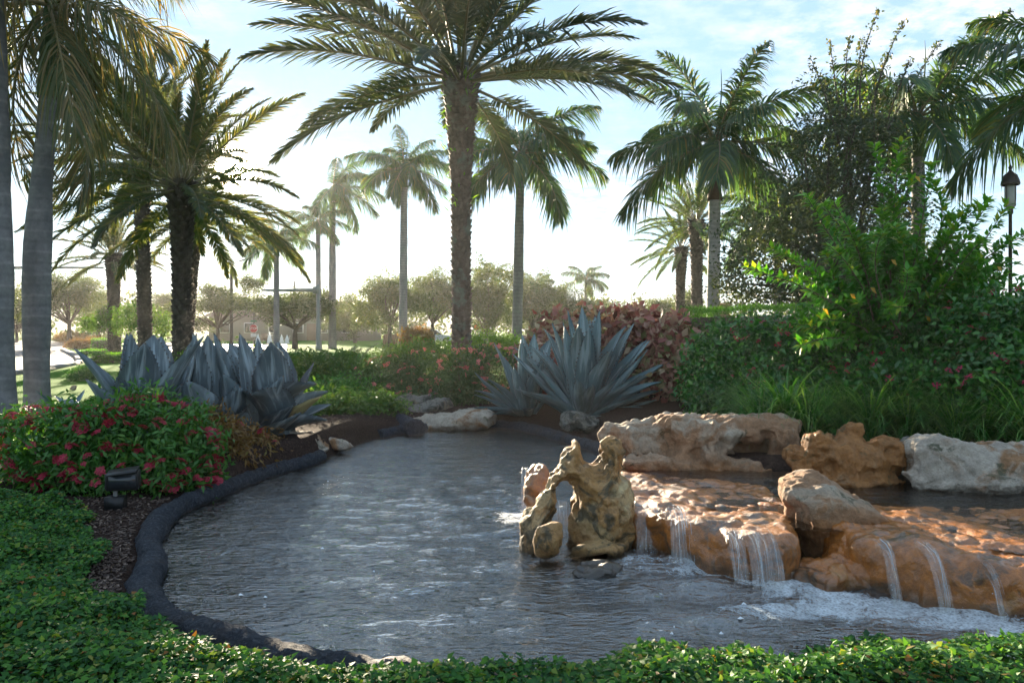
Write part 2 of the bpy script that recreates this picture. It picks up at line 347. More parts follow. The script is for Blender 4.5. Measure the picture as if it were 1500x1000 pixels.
# ================================================================== the ground, the pool and the road
POOLPX = [(505,662),(460,683),(400,700),(330,728),(275,752),(245,782),(240,815),(249,833),(235,858),(243,897),(283,922),(350,945),(400,962),(493,984),(700,1000),(967,990),(1233,980),(1400,968),(1500,957),(1640,945),(1640,880),(1500,850),(1300,830),(1150,800),(960,752),(905,702),(877,668),(845,655),(810,645),(775,634),(740,628),(690,627),(640,629),(560,642)]
def smooth_poly(P, n=4):
    P = np.asarray(P, dtype=np.float64); out = []; m = len(P)
    for i in range(m):
        a, b, c, d = P[i-1], P[i], P[(i+1) % m], P[(i+2) % m]
        for t in np.arange(n)/n:
            out.append(.5*((2*b)+(-a+c)*t+(2*a-5*b+4*c-d)*t*t+(-a+3*b-3*c+d)*t**3))
    return np.array(out)
POOL = smooth_poly([G(*p) for p in POOLPX])
UZ = 0.27
UPPER = smooth_poly([G(*p, UZ) for p in [(905,662),(960,668),(1040,680),(1120,688),(1200,688),(1300,698),(1400,708),(1600,718),(1700,800),(1600,822),(1450,800),(1290,776),(1170,770),(1080,750),(960,720),(905,700)]], 3)
def psdf(x, y, poly):
    """signed distance to polygon, negative inside"""
    x = np.asarray(x, dtype=np.float64); y = np.asarray(y, dtype=np.float64); d = np.full(x.shape, 1e9); ins = np.zeros(x.shape, bool)
    n = len(poly)
    for i in range(n):
        a = poly[i]; b = poly[(i+1) % n]; e = b - a
        t = np.clip(((x-a[0])*e[0]+(y-a[1])*e[1])/max(e@e, 1e-12), 0, 1)
        d = np.minimum(d, (x-a[0]-t*e[0])**2+(y-a[1]-t*e[1])**2)
        cnd = (a[1] > y) != (b[1] > y)
        if abs(e[1]) > 1e-12: ins ^= cnd & (x < e[0]*(y-a[1])/e[1]+a[0])
    d = np.sqrt(d); return np.where(ins, -d, d)
def sstep(a, b, x):
    t = np.clip((x-a)/(b-a), 0, 1); return t*t*(3-2*t)
def ground_h(x, y):
    x = np.asarray(x, dtype=np.float64); y = np.asarray(y, dtype=np.float64)
    h = np.full(x.shape, .05)
    n = vnoise(np.stack([x*.8, y*.8, x*0], -1).reshape(-1, 3), 5).reshape(x.shape)
    near = sstep(24, 15, y)
    h = h + near*(.06 + .03*n)
    left = sstep(-1.6, -2.4, x)*sstep(7.2, 8.8, y)*sstep(15, 12, y)
    h = h + .2*left
    right = sstep(.9, 1.5, x)*sstep(4.6, 5.4, y)*sstep(22, 18, y)
    h = np.maximum(h, right*(.36+.03*n))
    back = sstep(12.2, 14, y)*sstep(20, 16, y)*sstep(-4, -2, x)
    h = h + .16*back
    du = psdf(x, y, UPPER); h = np.where(du < .12, np.minimum(h, .02 + .34*sstep(-.15, .12, du)), h)
    dp = psdf(x, y, POOL); f = sstep(-.05, .22, dp)
    deep = -.16 - .35*sstep(0, -.9, dp) + .03*n
    return np.where(dp < .22, deep*(1-f)+h*f, h)
def axis(segs):
    out = []
    for a, b, s in segs: out.append(np.arange(a, b, s))
    return np.concatenate(out)
gx = axis([(-260,-60,20),(-60,-16,4),(-16,-6,.6),(-6,6,.09),(6,16,.6),(16,60,4),(60,281,20)])
gy = axis([(-40,0,8),(0,2,.5),(2,15.5,.09),(15.5,30,.7),(30,60,3),(60,290,16)])
XX, YY = np.meshgrid(gx, gy, indexing='ij'); hh = ground_h(XX, YY)
bed = sstep(3.2, 2.4, psdf(XX, YY, POOL) + .5*vnoise(np.stack([XX*.7, YY*.7, XX*0], -1).reshape(-1, 3), 9).reshape(XX.shape))
bed = np.maximum(bed, sstep(-3.2, -2.2, XX)*sstep(22, 19, YY)*sstep(8, 9, YY))
nx_, ny_ = len(gx), len(gy); I = np.arange(nx_*ny_).reshape(nx_, ny_)
Q = np.stack([I[:-1, :-1], I[1:, :-1], I[1:, 1:], I[:-1, 1:]], -1).reshape(-1, 4)
k = mat('lawn_and_mulch'); g = k.node('ShaderNodeNewGeometry'); P_ = g.outputs['Position']; at = k.node('ShaderNodeAttribute', attribute_name='bed')
gr = k.mix(k.noise(1.3, 4, .6, P_), (.045,.14,.01), (.085,.21,.016)); gr = k.mix(.5, gr, k.ramp(k.noise(30, 5, .7, P_), [(.3, (.5,.5,.5)), (.7, (1.3,1.3,1.3))]), 'MULTIPLY')
nm = k.noise(38, 6, .7, P_); mu = k.ramp(nm, [(.3, (.018,.013,.012)), (.55, (.055,.037,.03)), (.75, (.13,.09,.075))])
sp = k.node('ShaderNodeSeparateXYZ', {0: P_})
fl_ = k.ramp(k.noise(7, 5, .6, P_), [(.3, (.04,.032,.014)), (.7, (.11,.085,.04))])
c = k.mix(at.outputs['Fac'], gr, mu); c = k.mix(k.ramp(sp.outputs['Z'], [(0, 1), (.001, 0)]), c, fl_)
p = k.node('ShaderNodeBsdfPrincipled', {'Base Color': c, 'Roughness': 1.0, 'Specular IOR Level': .04}); k.link(k.bump(nm, .9, .05), p.inputs['Normal']); k.surf(p.outputs[0]); M['ground'] = k.m
go = obj('ground', make_mesh('ground', np.stack([XX, YY, hh], -1).reshape(-1, 3), Q, smooth=True, attrs={'bed': bed.ravel()}), M['ground']); tag(go, kind='structure')

def flat_poly(name, pts, z, m):
    import bmesh
    bm = bmesh.new(); f = bm.faces.new([bm.verts.new((float(a), float(b), z)) for a, b in pts]); bmesh.ops.triangulate(bm, faces=[f]); 
    me = bpy.data.meshes.new(name); bm.normal_update(); bm.to_mesh(me); bm.free()
    return tag(obj(name, me, m), kind='structure')
k = mat('pavers_road'); g = k.node('ShaderNodeNewGeometry'); br = k.node('ShaderNodeTexBrick', {'Vector': g.outputs['Position'], 'Scale': 1.2, 'Color1': (.17,.14,.125,1), 'Color2': (.14,.115,.10,1), 'Mortar': (.08,.07,.06,1), 'Mortar Size': .02})
c = k.mix(.6, br.outputs[0], k.ramp(k.noise(3, 5, .6, g.outputs['Position']), [(.3, (.6,.6,.6)), (.7, (1.15,1.15,1.15))]), 'MULTIPLY')
p = k.node('ShaderNodeBsdfPrincipled', {'Base Color': c, 'Roughness': .7}); k.surf(p.outputs[0]); M['road'] = k.m
roadpx = [(-260,498),(75,499),(112,502.5),(345,503),(420,504),(420,519),(215,519),(112,506.5),(97,509),(92,512),(119,532),(75,541),(18,549),(-260,562)]
flat_poly('road', [G(*q, .05) for q in roadpx], .056, M['road'])
M['concrete'] = plain_mat('pale_concrete', (.2,.195,.19), .85, scale=6, bump=.2)
def kerb_strip(pts, name):
    pts = np.array(pts); mb = MB()
    for a, b in zip(pts[:-1], pts[1:]):
        mid = (a+b)/2; d = b-a; L = np.hypot(*d); mb.box((mid[0], mid[1], .10), (L+.12, .3, .15), math.atan2(d[1], d[0]))
    return tag(mb.build(name, M['concrete']), kind='structure')
kp = [G(*q, .05) for q in [(-260,562),(18,549),(75,541),(112,533.5),(119,531),(114,524),(92,512.5),(97,509),(112,506.5),(215,519),(420,519)]]
kerb_strip(kp[:7], 'road_kerb'); kerb_strip(kp[7:], 'road_kerb')

# --- pool water with real ripples
FALLS = [((985,752),(1012,822)), ((935,742),(968,803)), ((1072,784),(1090,848)), ((1102,786),(1142,856)), ((1368,806),(1384,893)), ((1300,802),(1310,878)), ((812,742),(830,780)), ((764,690),(776,742)), ((1456,830),(1461,905))]
def fall_points():
    return np.array([G(b[0], b[1]+4) for a, b in FALLS] + [G(945,815), G(1040,838), G(1180,862), G(1240,872)])
def water_mat(name, tint, foam=True, scale=1.0, rough=.02, murk=.02, ior=2.7):
    k = mat(name); g = k.node('ShaderNodeNewGeometry'); P = g.outputs['Position']
    mp = k.node('ShaderNodeMapping', {'Vector': P, 'Scale': (.5, 1.5, 1)})
    a = k.noise(11*scale, 2, .5, mp.outputs[0], 1.2); b = k.noise(34*scale, 2, .5, mp.outputs[0], .8)
    nrm = k.bump(k.math('ADD', a, k.math('MULTIPLY', b, .38)), 1.0, .024)
    fr = k.node('ShaderNodeFresnel', {'IOR': ior, 'Normal': nrm})
    tr = k.node('ShaderNodeBsdfTransparent', {'Color': (*tint, 1)}); gl = k.node('ShaderNodeBsdfGlossy', {'Color': (1,1,1,1), 'Roughness': rough, 'Normal': nrm})
    dfb = k.node('ShaderNodeBsdfDiffuse', {'Color': (.30,.36,.38,1)}); tr = k.node('ShaderNodeMixShader', {0: murk, 1: tr.outputs[0], 2: dfb.outputs[0]})   # fine bubbles hanging in the water
    ms = k.node('ShaderNodeMixShader', {0: fr.outputs[0], 1: tr.outputs[0], 2: gl.outputs[0]}); o = ms.outputs[0]
    if foam:
        at = k.node('ShaderNodeAttribute', attribute_name='foam')
        n1 = k.noise(6, 7, .72, P, 1.2); n2 = k.noise(40, 4, .7, P)
        m_ = k.math('ADD', k.math('MULTIPLY', at.outputs['Fac'], .5), k.math('MULTIPLY', k.math('ADD', n1, k.math('MULTIPLY', n2, .4)), .62))
        vo = k.node('ShaderNodeTexVoronoi', {'Vector': P, 'Scale': 55.0}); bub = k.ramp(vo.outputs['Distance'], [(.1, .35), (.6, 1)])
        fac = k.math('MULTIPLY', k.ramp(m_, [(.70, 0), (.76, .45), (.92, .95)]), bub)
        df = k.node('ShaderNodeBsdfPrincipled', {'Base Color': (.62,.70,.76,1), 'Roughness': .6}); k.link(k.bump(n2, .5, .03), df.inputs['Normal'])
        m2 = k.node('ShaderNodeMixShader', {0: fac, 1: o, 2: df.outputs[0]}); o = m2.outputs[0]
    k.surf(o); return k.m
M['water'] = water_mat('pool_water', (.55,.50,.36)); M['upper_water'] = water_mat('stream_water', (.50,.40,.26), foam=False, scale=.7, murk=.0, ior=1.6)
def water_sheet(name, poly, z, step, m, amp, grow):
    lo = poly.min(0)-grow; hi = poly.max(0)+grow
    x = np.arange(max(lo[0], -4), min(hi[0], 5.2), step); y = np.arange(lo[1], hi[1], step); X, Y = np.meshgrid(x, y, indexing='ij')
    d = psdf(X, Y, poly)
    fp = fall_points(); near = np.full(X.shape, 9.0)
    for q in fp: near = np.minimum(near, np.hypot(X-q[0], (Y-q[1])*.8))
    lump = fbm(np.stack([X*1.6, Y*2.2, X*0], -1).reshape(-1, 3), 3, 71).reshape(X.shape); foam = .78*np.clip(1.0-near/.8+.42*lump, 0, 1)**1.5*np.clip(1.4-near, 0, 1)
    p3 = np.stack([X*.8, Y*1.7, X*0], -1).reshape(-1, 3)
    w = (fbm(p3*2.2, 3, 31)+.5*fbm(p3*6.5, 2, 41)).reshape(X.shape)*(.55 + 1.3*np.clip(1-near/1.8, 0, 1))
    Z = z + amp*w
    J = np.arange(X.size).reshape(X.shape); q = np.stack([J[:-1,:-1], J[1:,:-1], J[1:,1:], J[:-1,1:]], -1).reshape(-1, 4)
    keep = (d < grow).ravel()[q].all(1); q = q[keep]; used, inv = np.unique(q, return_inverse=True)
    V = np.stack([X, Y, Z], -1).reshape(-1, 3)[used]
    return tag(obj(name, make_mesh(name, V, inv.reshape(-1, 4), smooth=True, attrs={'foam': foam.ravel()[used]}), m), kind='structure')
water_sheet('pool_water', POOL, 0.0, .035, M['water'], .013, .16)
water_sheet('stream_water', UPPER, UZ, .04, M['upper_water'], .003, .10)

# --- dark rolled rim of the pool
k = mat('dark_pool_rim'); g = k.node('ShaderNodeNewGeometry'); P_ = g.outputs['Position']
n1 = k.noise(5, 5, .6, P_); n2 = k.noise(26, 7, .7, P_, 1.5)
c = k.ramp(n2, [(.3, (.018,.022,.032)), (.52, (.05,.06,.078)), (.72, (.15,.165,.19))]); c = k.mix(k.ramp(n1, [(.55, 0), (.7, .5)]), c, (.07,.05,.038))
sp = k.node('ShaderNodeSeparateXYZ', {0: P_}); c = k.mix(k.ramp(k.math('ADD', sp.outputs['Z'], k.math('MULTIPLY', n2, .05)), [(.02, .4), (.05, 0)]), c, (.22,.18,.14))
p = k.node('ShaderNodeBsdfPrincipled', {'Base Color': c, 'Roughness': .7, 'Specular IOR Level': .18}); k.link(k.bump(n2, 1.0, .09), p.inputs['Normal']); k.surf(p.outputs[0]); M['rim'] = k.m
def rim(name, pts, r=.125, zc=.045, amp=.016, seed=3, taper=None):
    P = np.array(pts); s = np.concatenate([[0], np.cumsum(np.hypot(*np.diff(P, axis=0).T))]); m = int(s[-1]/.035)
    t = np.linspace(0, s[-1], m); X = np.interp(t, s, P[:, 0]); Y = np.interp(t, s, P[:, 1])
    ker = np.hanning(19); ker /= ker.sum()
    X2 = np.convolve(np.pad(X, 9, 'edge'), ker, 'valid'); Y2 = np.convolve(np.pad(Y, 9, 'edge'), ker, 'valid')
    C = np.stack([X2, Y2], 1); T = norm(np.gradient(C, axis=0)); Nn = np.stack([-T[:, 1], T[:, 0]], 1)
    n = 20; th = np.arange(n)*2*np.pi/n
    zc = np.full(m, zc); r = np.full(m, r)
    if taper: u = sstep(taper[0], taper[1], np.linspace(0, 1, m)); zc = zc-.15*u; r = r*(1-.2*u)
    r = r*(1+.10*vnoise(np.concatenate([C*2.2, C[:, :1]*0], 1), seed+30)); r_ = r[:, None]; z_ = zc[:, None]
    V = np.zeros((m, n, 3)); V[..., 0] = C[:, None, 0]+Nn[:, None, 0]*r_*np.cos(th); V[..., 1] = C[:, None, 1]+Nn[:, None, 1]*r_*np.cos(th); V[..., 2] = z_ + r_*.95*np.sin(th)
    v = V.reshape(-1, 3); cc = np.repeat(np.concatenate([C, zc[:, None]], 1), n, 0)
    dsp = amp*fbm(v*np.array([4, 4, 4]), 3, seed) + amp*.7*fbm(v*np.array([16, 30, 16]), 3, seed+9)
    v = v + norm(v-cc)*dsp[:, None]
    J = np.arange(m*n).reshape(m, n); q = np.stack([J[:-1], J[1:], np.roll(J, -1, 1)[1:], np.roll(J, -1, 1)[:-1]], -1).reshape(-1, 4)
    mb = MB(); mb.add(v, q)
    for rr, fl in ((J[0], 0), (J[-1], 1)):
        mb.add(np.vstack([v[rr], v[rr].mean(0)]), [[j, (j+1) % n, n] for j in range(n)])
    return tag(mb.build(name, M['rim'], smooth=True), kind='structure')
def off(poly, d):
    c = poly.mean(0); T = norm(np.roll(poly, -1, 0)-np.roll(poly, 1, 0)); N_ = np.stack([T[:, 1], -T[:, 0]], 1)
    sgn = np.sign(np.sum(N_*(poly-c), 1).mean()); return poly + sgn*N_*d
PO = off(POOL, .10)
rim('pool_rim', PO[2:84], r=.09, taper=(.58, .74)); rim('pool_rim', np.concatenate([PO[104:133]]), r=.10, zc=.03)
rim('inlet_rim', np.array([G(*q, .1) for q in [(470,640),(478,622),(500,610),(540,608),(580,616),(610,628)]]), r=.16, zc=.1, amp=.02, seed=12)

# ================================================================== rocks (solid shapes meshed from distance fields)
def surface_nets(Sd, org, st):
    ins = Sd < 0; nx, ny, nz = Sd.shape
    cnt = np.zeros((nx-1, ny-1, nz-1)); acc = np.zeros((nx-1, ny-1, nz-1, 3))
    corners = [(i, j, l) for i in (0, 1) for j in (0, 1) for l in (0, 1)]
    sl = lambda c: Sd[c[0]:nx-1+c[0], c[1]:ny-1+c[1], c[2]:nz-1+c[2]]
    for a in corners:
        for ax in range(3):
            if a[ax]: continue
            b = list(a); b[ax] = 1; va, vb = sl(a), sl(b); cr = (va < 0) != (vb < 0)
            t = np.where(cr, va/np.where(va == vb, 1, va-vb), 0); cnt += cr
            for d in range(3): acc[..., d] += cr*(a[d] + (t if d == ax else 0))
    act = cnt > 0; idx = -np.ones(act.shape, dtype=np.int64); idx[act] = np.arange(act.sum())
    cell = np.argwhere(act); V = org + st*(cell + acc[act]/cnt[act][:, None]); T = []
    for ax in range(3):
        o1, o2 = [(1, 2), (2, 0), (0, 1)][ax]
        a = [slice(1, -1)]*3; a[ax] = slice(0, -1); b = list(a); b[ax] = slice(1, None)
        A = ins[tuple(a)]; B = ins[tuple(b)]; e = np.argwhere(A != B)
        if not len(e): continue
        fl = A[tuple(e.T)]; off_ = np.ones(3, int); off_[ax] = 0; e = e + off_
        def ci(d1, d2):
            q = e.copy(); q[:, o1] -= d1; q[:, o2] -= d2; return idx[tuple(q.T)]
        q = np.stack([ci(1, 1), ci(0, 1), ci(0, 0), ci(1, 0)], 1); q[~fl] = q[~fl][:, ::-1]; T.append(q)
    return V, np.concatenate(T)
def smin(a, b, kk):
    h = np.clip(.5+.5*(b-a)/kk, 0, 1); return b*(1-h)+a*h-kk*h*(1-h)
def ell(c, r, rot=(0,0,0)):
    m = np.array(Euler(rot).to_matrix()); c = np.array(c); r = np.array(r, dtype=float)
    def f(p):
        q = (p-c) @ m; k0 = np.linalg.norm(q/r, axis=1); k1 = np.linalg.norm(q/(r*r), axis=1); return k0*(k0-1)/np.maximum(k1, 1e-6)
    f.bb = (c-r.max(), c+r.max()); return f
def box_(c, hx, rot=(0,0,0), rd=.05):
    m = np.array(Euler(rot).to_matrix()); c = np.array(c); hx = np.array(hx, dtype=float)-rd
    def f(p):
        q = np.abs((p-c) @ m)-hx; return np.linalg.norm(np.maximum(q, 0), axis=1)+np.minimum(q.max(1), 0)-rd
    R_ = np.linalg.norm(hx)+rd; f.bb = (c-R_, c+R_); return f
def cap(a, b, ra, rb, flat=1.0):
    """tapered capsule, flattened along y by 'flat'"""
    a = np.array(a); b = np.array(b); s = np.array([1, 1/flat, 1]); e = (b-a)*s
    def f(p):
        q = (p-a)*s; t = np.clip(q @ e/(e @ e), 0, 1); return np.linalg.norm(q-t[:, None]*e, axis=1)-(ra+(rb-ra)*t)
    m_ = max(ra, rb)*max(1, flat); f.bb = (np.minimum(a, b)-m_, np.maximum(a, b)+m_); return f
def prism(poly, z0, z1, rd):
    poly = np.array(poly)
    def f(p):
        d = psdf(p[:, 0], p[:, 1], poly)+rd; z = np.abs(p[:, 2]-(z0+z1)/2)-(z1-z0)/2+rd
        return np.minimum(np.maximum(d, z), 0)+np.hypot(np.maximum(d, 0), np.maximum(z, 0))-rd
    f.bb = (np.array([*poly.min(0), z0])-.02, np.array([*poly.max(0), z1])+.02); return f
def bulge_(pts, Y, T, B, window=None, shear=0.0):
    poly = smooth_poly([W(px, py, Y)[[0, 2]] for px, py in pts], 3); win = None if window is None else smooth_poly([W(px, py, Y)[[0, 2]] for px, py in window], 3); B = S(B, Y); zm = poly[:, 1].mean()
    T_ = T
    def f(p):
        d = psdf(p[:, 0], p[:, 2], poly)
        if win is not None: d = np.maximum(d, -psdf(p[:, 0], p[:, 2], win))
        return (d+B*((p[:, 1]-Y-shear*(p[:, 2]-zm))/T_)**2)*.7
    lo_, hi_ = poly.min(0), poly.max(0); T = T+abs(shear)*(hi_[1]-lo_[1])*.4; f.bb = (np.array([lo_[0], Y-T*1.35, lo_[1]]), np.array([hi_[0], Y+T*1.35, hi_[1]])); return f
def rock(name, label, prims, m, cuts=(), kk=.06, amp=.04, freq=3.0, fine=.012, ffreq=14, seed=1, res=62, strata=0.0, cat='rock', group=None, ground=None, pit=0.0, crag=.014, facets=6, fq=.975):
    lo = np.min([f.bb[0] for f in prims], 0)-amp*2-.05; hi = np.max([f.bb[1] for f in prims], 0)+amp*2+.05
    st = (hi-lo).max()/res; n = np.ceil((hi-lo)/st).astype(int)+2
    ax = [lo[i]+st*np.arange(n[i]) for i in range(3)]; P = np.stack(np.meshgrid(*ax, indexing='ij'), -1).reshape(-1, 3)
    d = None
    for f in prims: v = f(P); d = v if d is None else smin(d, v, kk)
    for f in cuts: d = -smin(-d, f(P), kk*.5)
    rf = rng(seed+500); Pin = P[d < -st]
    for _ in range(facets):
        nf_ = norm(rf.normal(size=3)*np.array([1, 1, .8])+np.array([0, -.35, .25])); h_ = np.quantile(Pin @ nf_, min(.997, fq+.02*rf.random())); d = -smin(-d, -(P @ nf_-h_), .012)
    near = np.abs(d) < amp*4+.05
    q = P[near]; wv = fbm(q*freq, 3, seed)
    d[near] += amp*wv + amp*.5*np.abs(vnoise(q*freq*2.1, seed+50))
    V, T = surface_nets(d.reshape(n), lo, st)
    # fine relief along the normals
    e1 = V[T[:, 2]]-V[T[:, 0]]; e2 = V[T[:, 3]]-V[T[:, 1]]; fn = np.cross(e1, e2); vn = np.zeros_like(V)
    for c in range(4): np.add.at(vn, T[:, c], fn)
    vn = norm(vn); dd = fine*fbm(V*ffreq, 3, seed+7, .55)
    if strata: dd = dd + strata*vnoise(V*np.array([2.5, 2.5, 26.0])+fbm(V*3, 2, seed)[:, None]*.6, seed+3)
    if crag: dd = dd - crag*(1-2*np.abs(vnoise(V*7.3+fbm(V*3, 2, seed+2)[:, None]*.8, seed+61))).clip(.25, 1)**2 + crag*.5*np.abs(vnoise(V*17, seed+62))
    if pit:
        w = vnoise(V*11, seed+21); dd = dd - pit*np.clip(w-.35, 0, 1)*2
    V = V+vn*dd[:, None]
    if group is None: group = None
    o = obj(name, make_mesh(name, V, T, smooth=True), m); tag(o, label, cat, group); return o
def E(px, py, Y, rx, rz, ry, rot=(0,0,0)): return ell(W(px, py, Y), (S(rx, Y), ry, S(rz, Y)), rot)
def C_(p, q, Y, ra, rb, flat=1.0, dy=0.0): return cap(W(*p, Y), W(*q, Y+dy), S(ra, Y), S(rb, Y), flat)

# rock with the window
Y = 6.0
rock('arch_rock', 'golden limestone rock with two peaks and a window worn through it', [
    bulge_([(764,812),(761,775),(770,752),(788,736),(798,712),(812,688),(832,655),(842,643),(851,655),(854,670),(866,677),(879,670),(881,652),(889,641),(906,643),(912,662),(913,690),(923,706),(927,742),(929,772),(922,800),(900,815),(850,812),(838,800),(820,812),(790,815)], Y, .26, 21,
           [(820,706),(828,700),(835,709),(837,735),(834,765),(831,795),(816,800),(806,785),(810,756),(818,738),(816,718)]), E(890,750,Y-.05,26,48,.24), E(880,705,Y-.02,22,20,.2)],
    M['rock_gold'], kk=.05, amp=.015, freq=5.5, fine=.014, ffreq=11, seed=4, res=120, pit=.03, crag=.018, facets=0)
rock('holed_rock', 'small golden rock with round hollow below the windowed rock', [E(806,786,5.55,22,24,.11), E(800,800,5.55,18,18,.1)], M['rock_gold'], cuts=[E(812,772,5.42,8,7,.06), E(797,786,5.43,7,6,.04)], kk=.03, amp=.018, freq=7, fine=.006, seed=8, res=44)
rock('low_rock', 'low amber ridge of rock awash at the foot of windowed rock', [C_((835,812),(895,796),5.6,9,14,1.3), E(870,800,5.65,18,13,.12), E(900,800,5.7,16,14,.12)], M['rock_gold'], kk=.04, amp=.02, freq=7, seed=9, res=44)
rock('awash_rock', 'dark wet rock just breaking the water surface', [E(868,838,5.25,32,9,.16), E(895,830,5.4,20,7,.12)], M['rock_dark'], kk=.05, amp=.015, freq=6, seed=10, res=40)
rock('splash_rock', 'pinkish wet rock with water spilling off behind windowed rock', [E(786,712,6.75,20,38,.2), E(792,726,6.75,20,34,.22), E(870,722,6.75,30,34,.3)], M['rock_wet'], kk=.06, amp=.03, freq=5, seed=11, res=50)
# spilling shelves
SH1 = [(.62,6.45),(.80,5.98),(.98,5.86),(1.22,5.52),(1.50,5.24),(1.72,5.08),(1.90,5.2),(2.0,5.55),(2.25,6.2),(2.2,6.9),(1.5,7.4),(.85,7.6),(.6,7.0)]
def shelf_noise(o, f): return o
rock('cascade_shelf', 'broad rusty orange shelf of rock with water spilling over its lip', [prism(SH1, -.5, .285, .10)], M['rock_wet'], kk=.08, amp=.024, freq=2.8, fine=.012, ffreq=9, seed=13, res=130, crag=.012, pit=.012, facets=0)
SH2 = [(2.18,5.5),(2.22,5.12),(2.34,4.92),(2.52,4.66),(2.80,4.48),(3.3,4.3),(4.2,4.1),(4.6,5.6),(3.6,6.1),(2.7,6.2)]
rock('cascade_shelf', 'thick orange rock slab with thin trickles beside the low wet boulder', [prism(SH2, -.5, .285, .12), E(1345,812,4.98,40,28,.2)], M['rock_wet'], kk=.08, amp=.024, freq=2.6, fine=.012, ffreq=9, seed=15, res=130, crag=.012, pit=.012, facets=0)
rock('low_boulder', 'low wet orange boulder under the pointed boulder', [E(1225,850,5.2,78,34,.28), E(1265,815,5.4,50,40,.3), E(1180,862,5.2,40,18,.2)], M['rock_wet'], kk=.06, amp=.03, freq=4.5, seed=16, res=84, crag=.02)
# pointed boulder
Y = 5.75
rock('pointed_boulder', 'pale pointed boulder perched between the two spilling shelves', [
    bulge_([(1128,748),(1138,716),(1160,702),(1192,691),(1225,702),(1250,716),(1285,726),(1316,737),(1321,748),(1305,760),(1272,776),(1246,792),(1236,812),(1225,832),(1196,838),(1180,812),(1168,782),(1142,768)], Y, .40, 34, shear=.35)],
    M['rock_buff'], kk=.07, amp=.014, freq=4.2, fine=.014, ffreq=10, seed=22, res=110, strata=.007, crag=.014, facets=13, fq=.955)
# back row
Y = 8.0
rock('long_boulder', 'long pale boulder with flat overhanging top and hollows above the stream', [
    C_((905,640),(1000,636),Y+.25,22,30,1.5), C_((985,625),(1150,628),Y+.15,20,20,2.4), C_((1010,640),(1060,676),Y,26,24,1.6), C_((1050,683),(1150,688),Y-.1,16,15,1.8), C_((1140,640),(1150,690),Y+.1,26,22,1.6), C_((1040,668),(1042,700),Y-.25,11,7,1.0), E(1090,650,Y+.5,80,40,.4), C_((920,655),(1040,678),Y+.1,16,18,1.6), C_((925,676),(1040,694),Y-.2,14,14,1.6), C_((1050,698),(1165,704),Y-.35,12,14,1.6)],
    M['rock_buff'], kk=.07, amp=.05, freq=3.4, fine=.02, ffreq=10, seed=31, res=130, strata=.010, crag=.028, facets=0, cuts=[E(1085,664,Y-.28,26,13,.22), E(1062,655,Y-.32,16,15,.14), E(1115,662,Y-.3,18,10,.2)])
rock('grey_stone', 'small grey stone tucked behind the long pale boulder', [E(982,609,8.7,20,10,.14)], M['rock_pale'], amp=.02, freq=6, seed=33, res=36)
Y = 7.15
rock('knobbly_boulder', 'knobbly rust brown boulder with eye-like hollows', [
    E(1240,672,Y,58,32,.3), C_((1238,655),(1250,632),Y+.05,24,13,1.3), E(1180,672,Y,34,22,.2), C_((1200,655),(1170,690),Y-.1,20,12,1.2), E(1300,668,Y+.05,34,30,.26), E(1270,690,Y-.15,30,18,.15), E(1232,692,Y-.12,28,16,.14), E(1250,702,Y-.12,72,14,.25)],
    M['rock_rust'], kk=.055, amp=.04, freq=6, fine=.016, ffreq=12, seed=35, res=110, pit=.04, crag=.024, facets=0, cuts=[E(1212,663,Y-.32,9,11,.14), E(1236,668,Y-.34,7,15,.10), E(1180,685,Y-.3,9,8,.1)])
rock('grey_stone', 'upright grey stone wedged beside the knobbly boulder', [E(1326,672,7.2,20,34,.2)], M['rock_grey'], amp=.02, freq=5, seed=36, res=40)
Y = 6.9
rock('smooth_boulder', 'wide pale sloping boulder reaching out beside the border grass', [
    C_((1352,662),(1365,685),Y,24,26,1.5), C_((1365,668),(1560,690),Y,30,36,2.0), E(1440,690,Y-.05,110,26,.4), C_((1330,695),(1420,706),Y-.1,12,14,1.5), C_((1340,708),(1560,722),Y-.15,12,16,1.8)],
    M['rock_pale'], kk=.08, amp=.035, freq=3.2, fine=.016, ffreq=10, seed=38, res=120, strata=.010, crag=.024)
# far shore
rock('mottled_rock', 'mottled grey rock at the foot of the upright blue agave', [E(840,617,11.6,26,15,.2), E(862,622,11.6,20,14,.2)], M['rock_grey'], kk=.06, amp=.04, freq=5, seed=41, res=50, pit=.03)
rock('flat_rock', 'pale flat rock slab at the far waterline', [C_((600,624),(690,616),12.9,11,15,2.5), E(702,612,12.8,28,13,.3)], M['rock_pale'], kk=.1, amp=.05, freq=2.6, fine=.02, seed=43, res=60, strata=.02)
rock('flat_rock', 'middle mossy slab of the stacked rocks under the pink shrubs', [C_((565,606),(650,600),13.7,13,13,2.5), E(590,612,13.6,36,12,.3)], M['rock_grey'], kk=.1, amp=.06, freq=2.4, fine=.02, seed=44, res=60, strata=.02)
rock('flat_rock', 'topmost grey slab of the stacked rocks under the pink shrubs', [C_((588,590),(640,582),14.4,11,9,2.5)], M['rock_grey'], kk=.1, amp=.05, freq=2.4, fine=.02, seed=45, res=50, strata=.02)
rock('shore_rock', 'tan flat rock ending the dark rim below the broad grey agave', [C_((405,650),(470,648),10.0,18,13,2.2), E(440,655,9.9,40,12,.3)], M['rock_pale'], kk=.1, amp=.04, freq=3, fine=.02, seed=46, res=60, strata=.012)
rock('shore_rock', 'narrow tan rock tip jutting into the pool', [C_((470,648),(522,652),10.3,10,5,2.0)], M['rock_pale'], kk=.1, amp=.02, freq=4, fine=.01, seed=47, res=44)

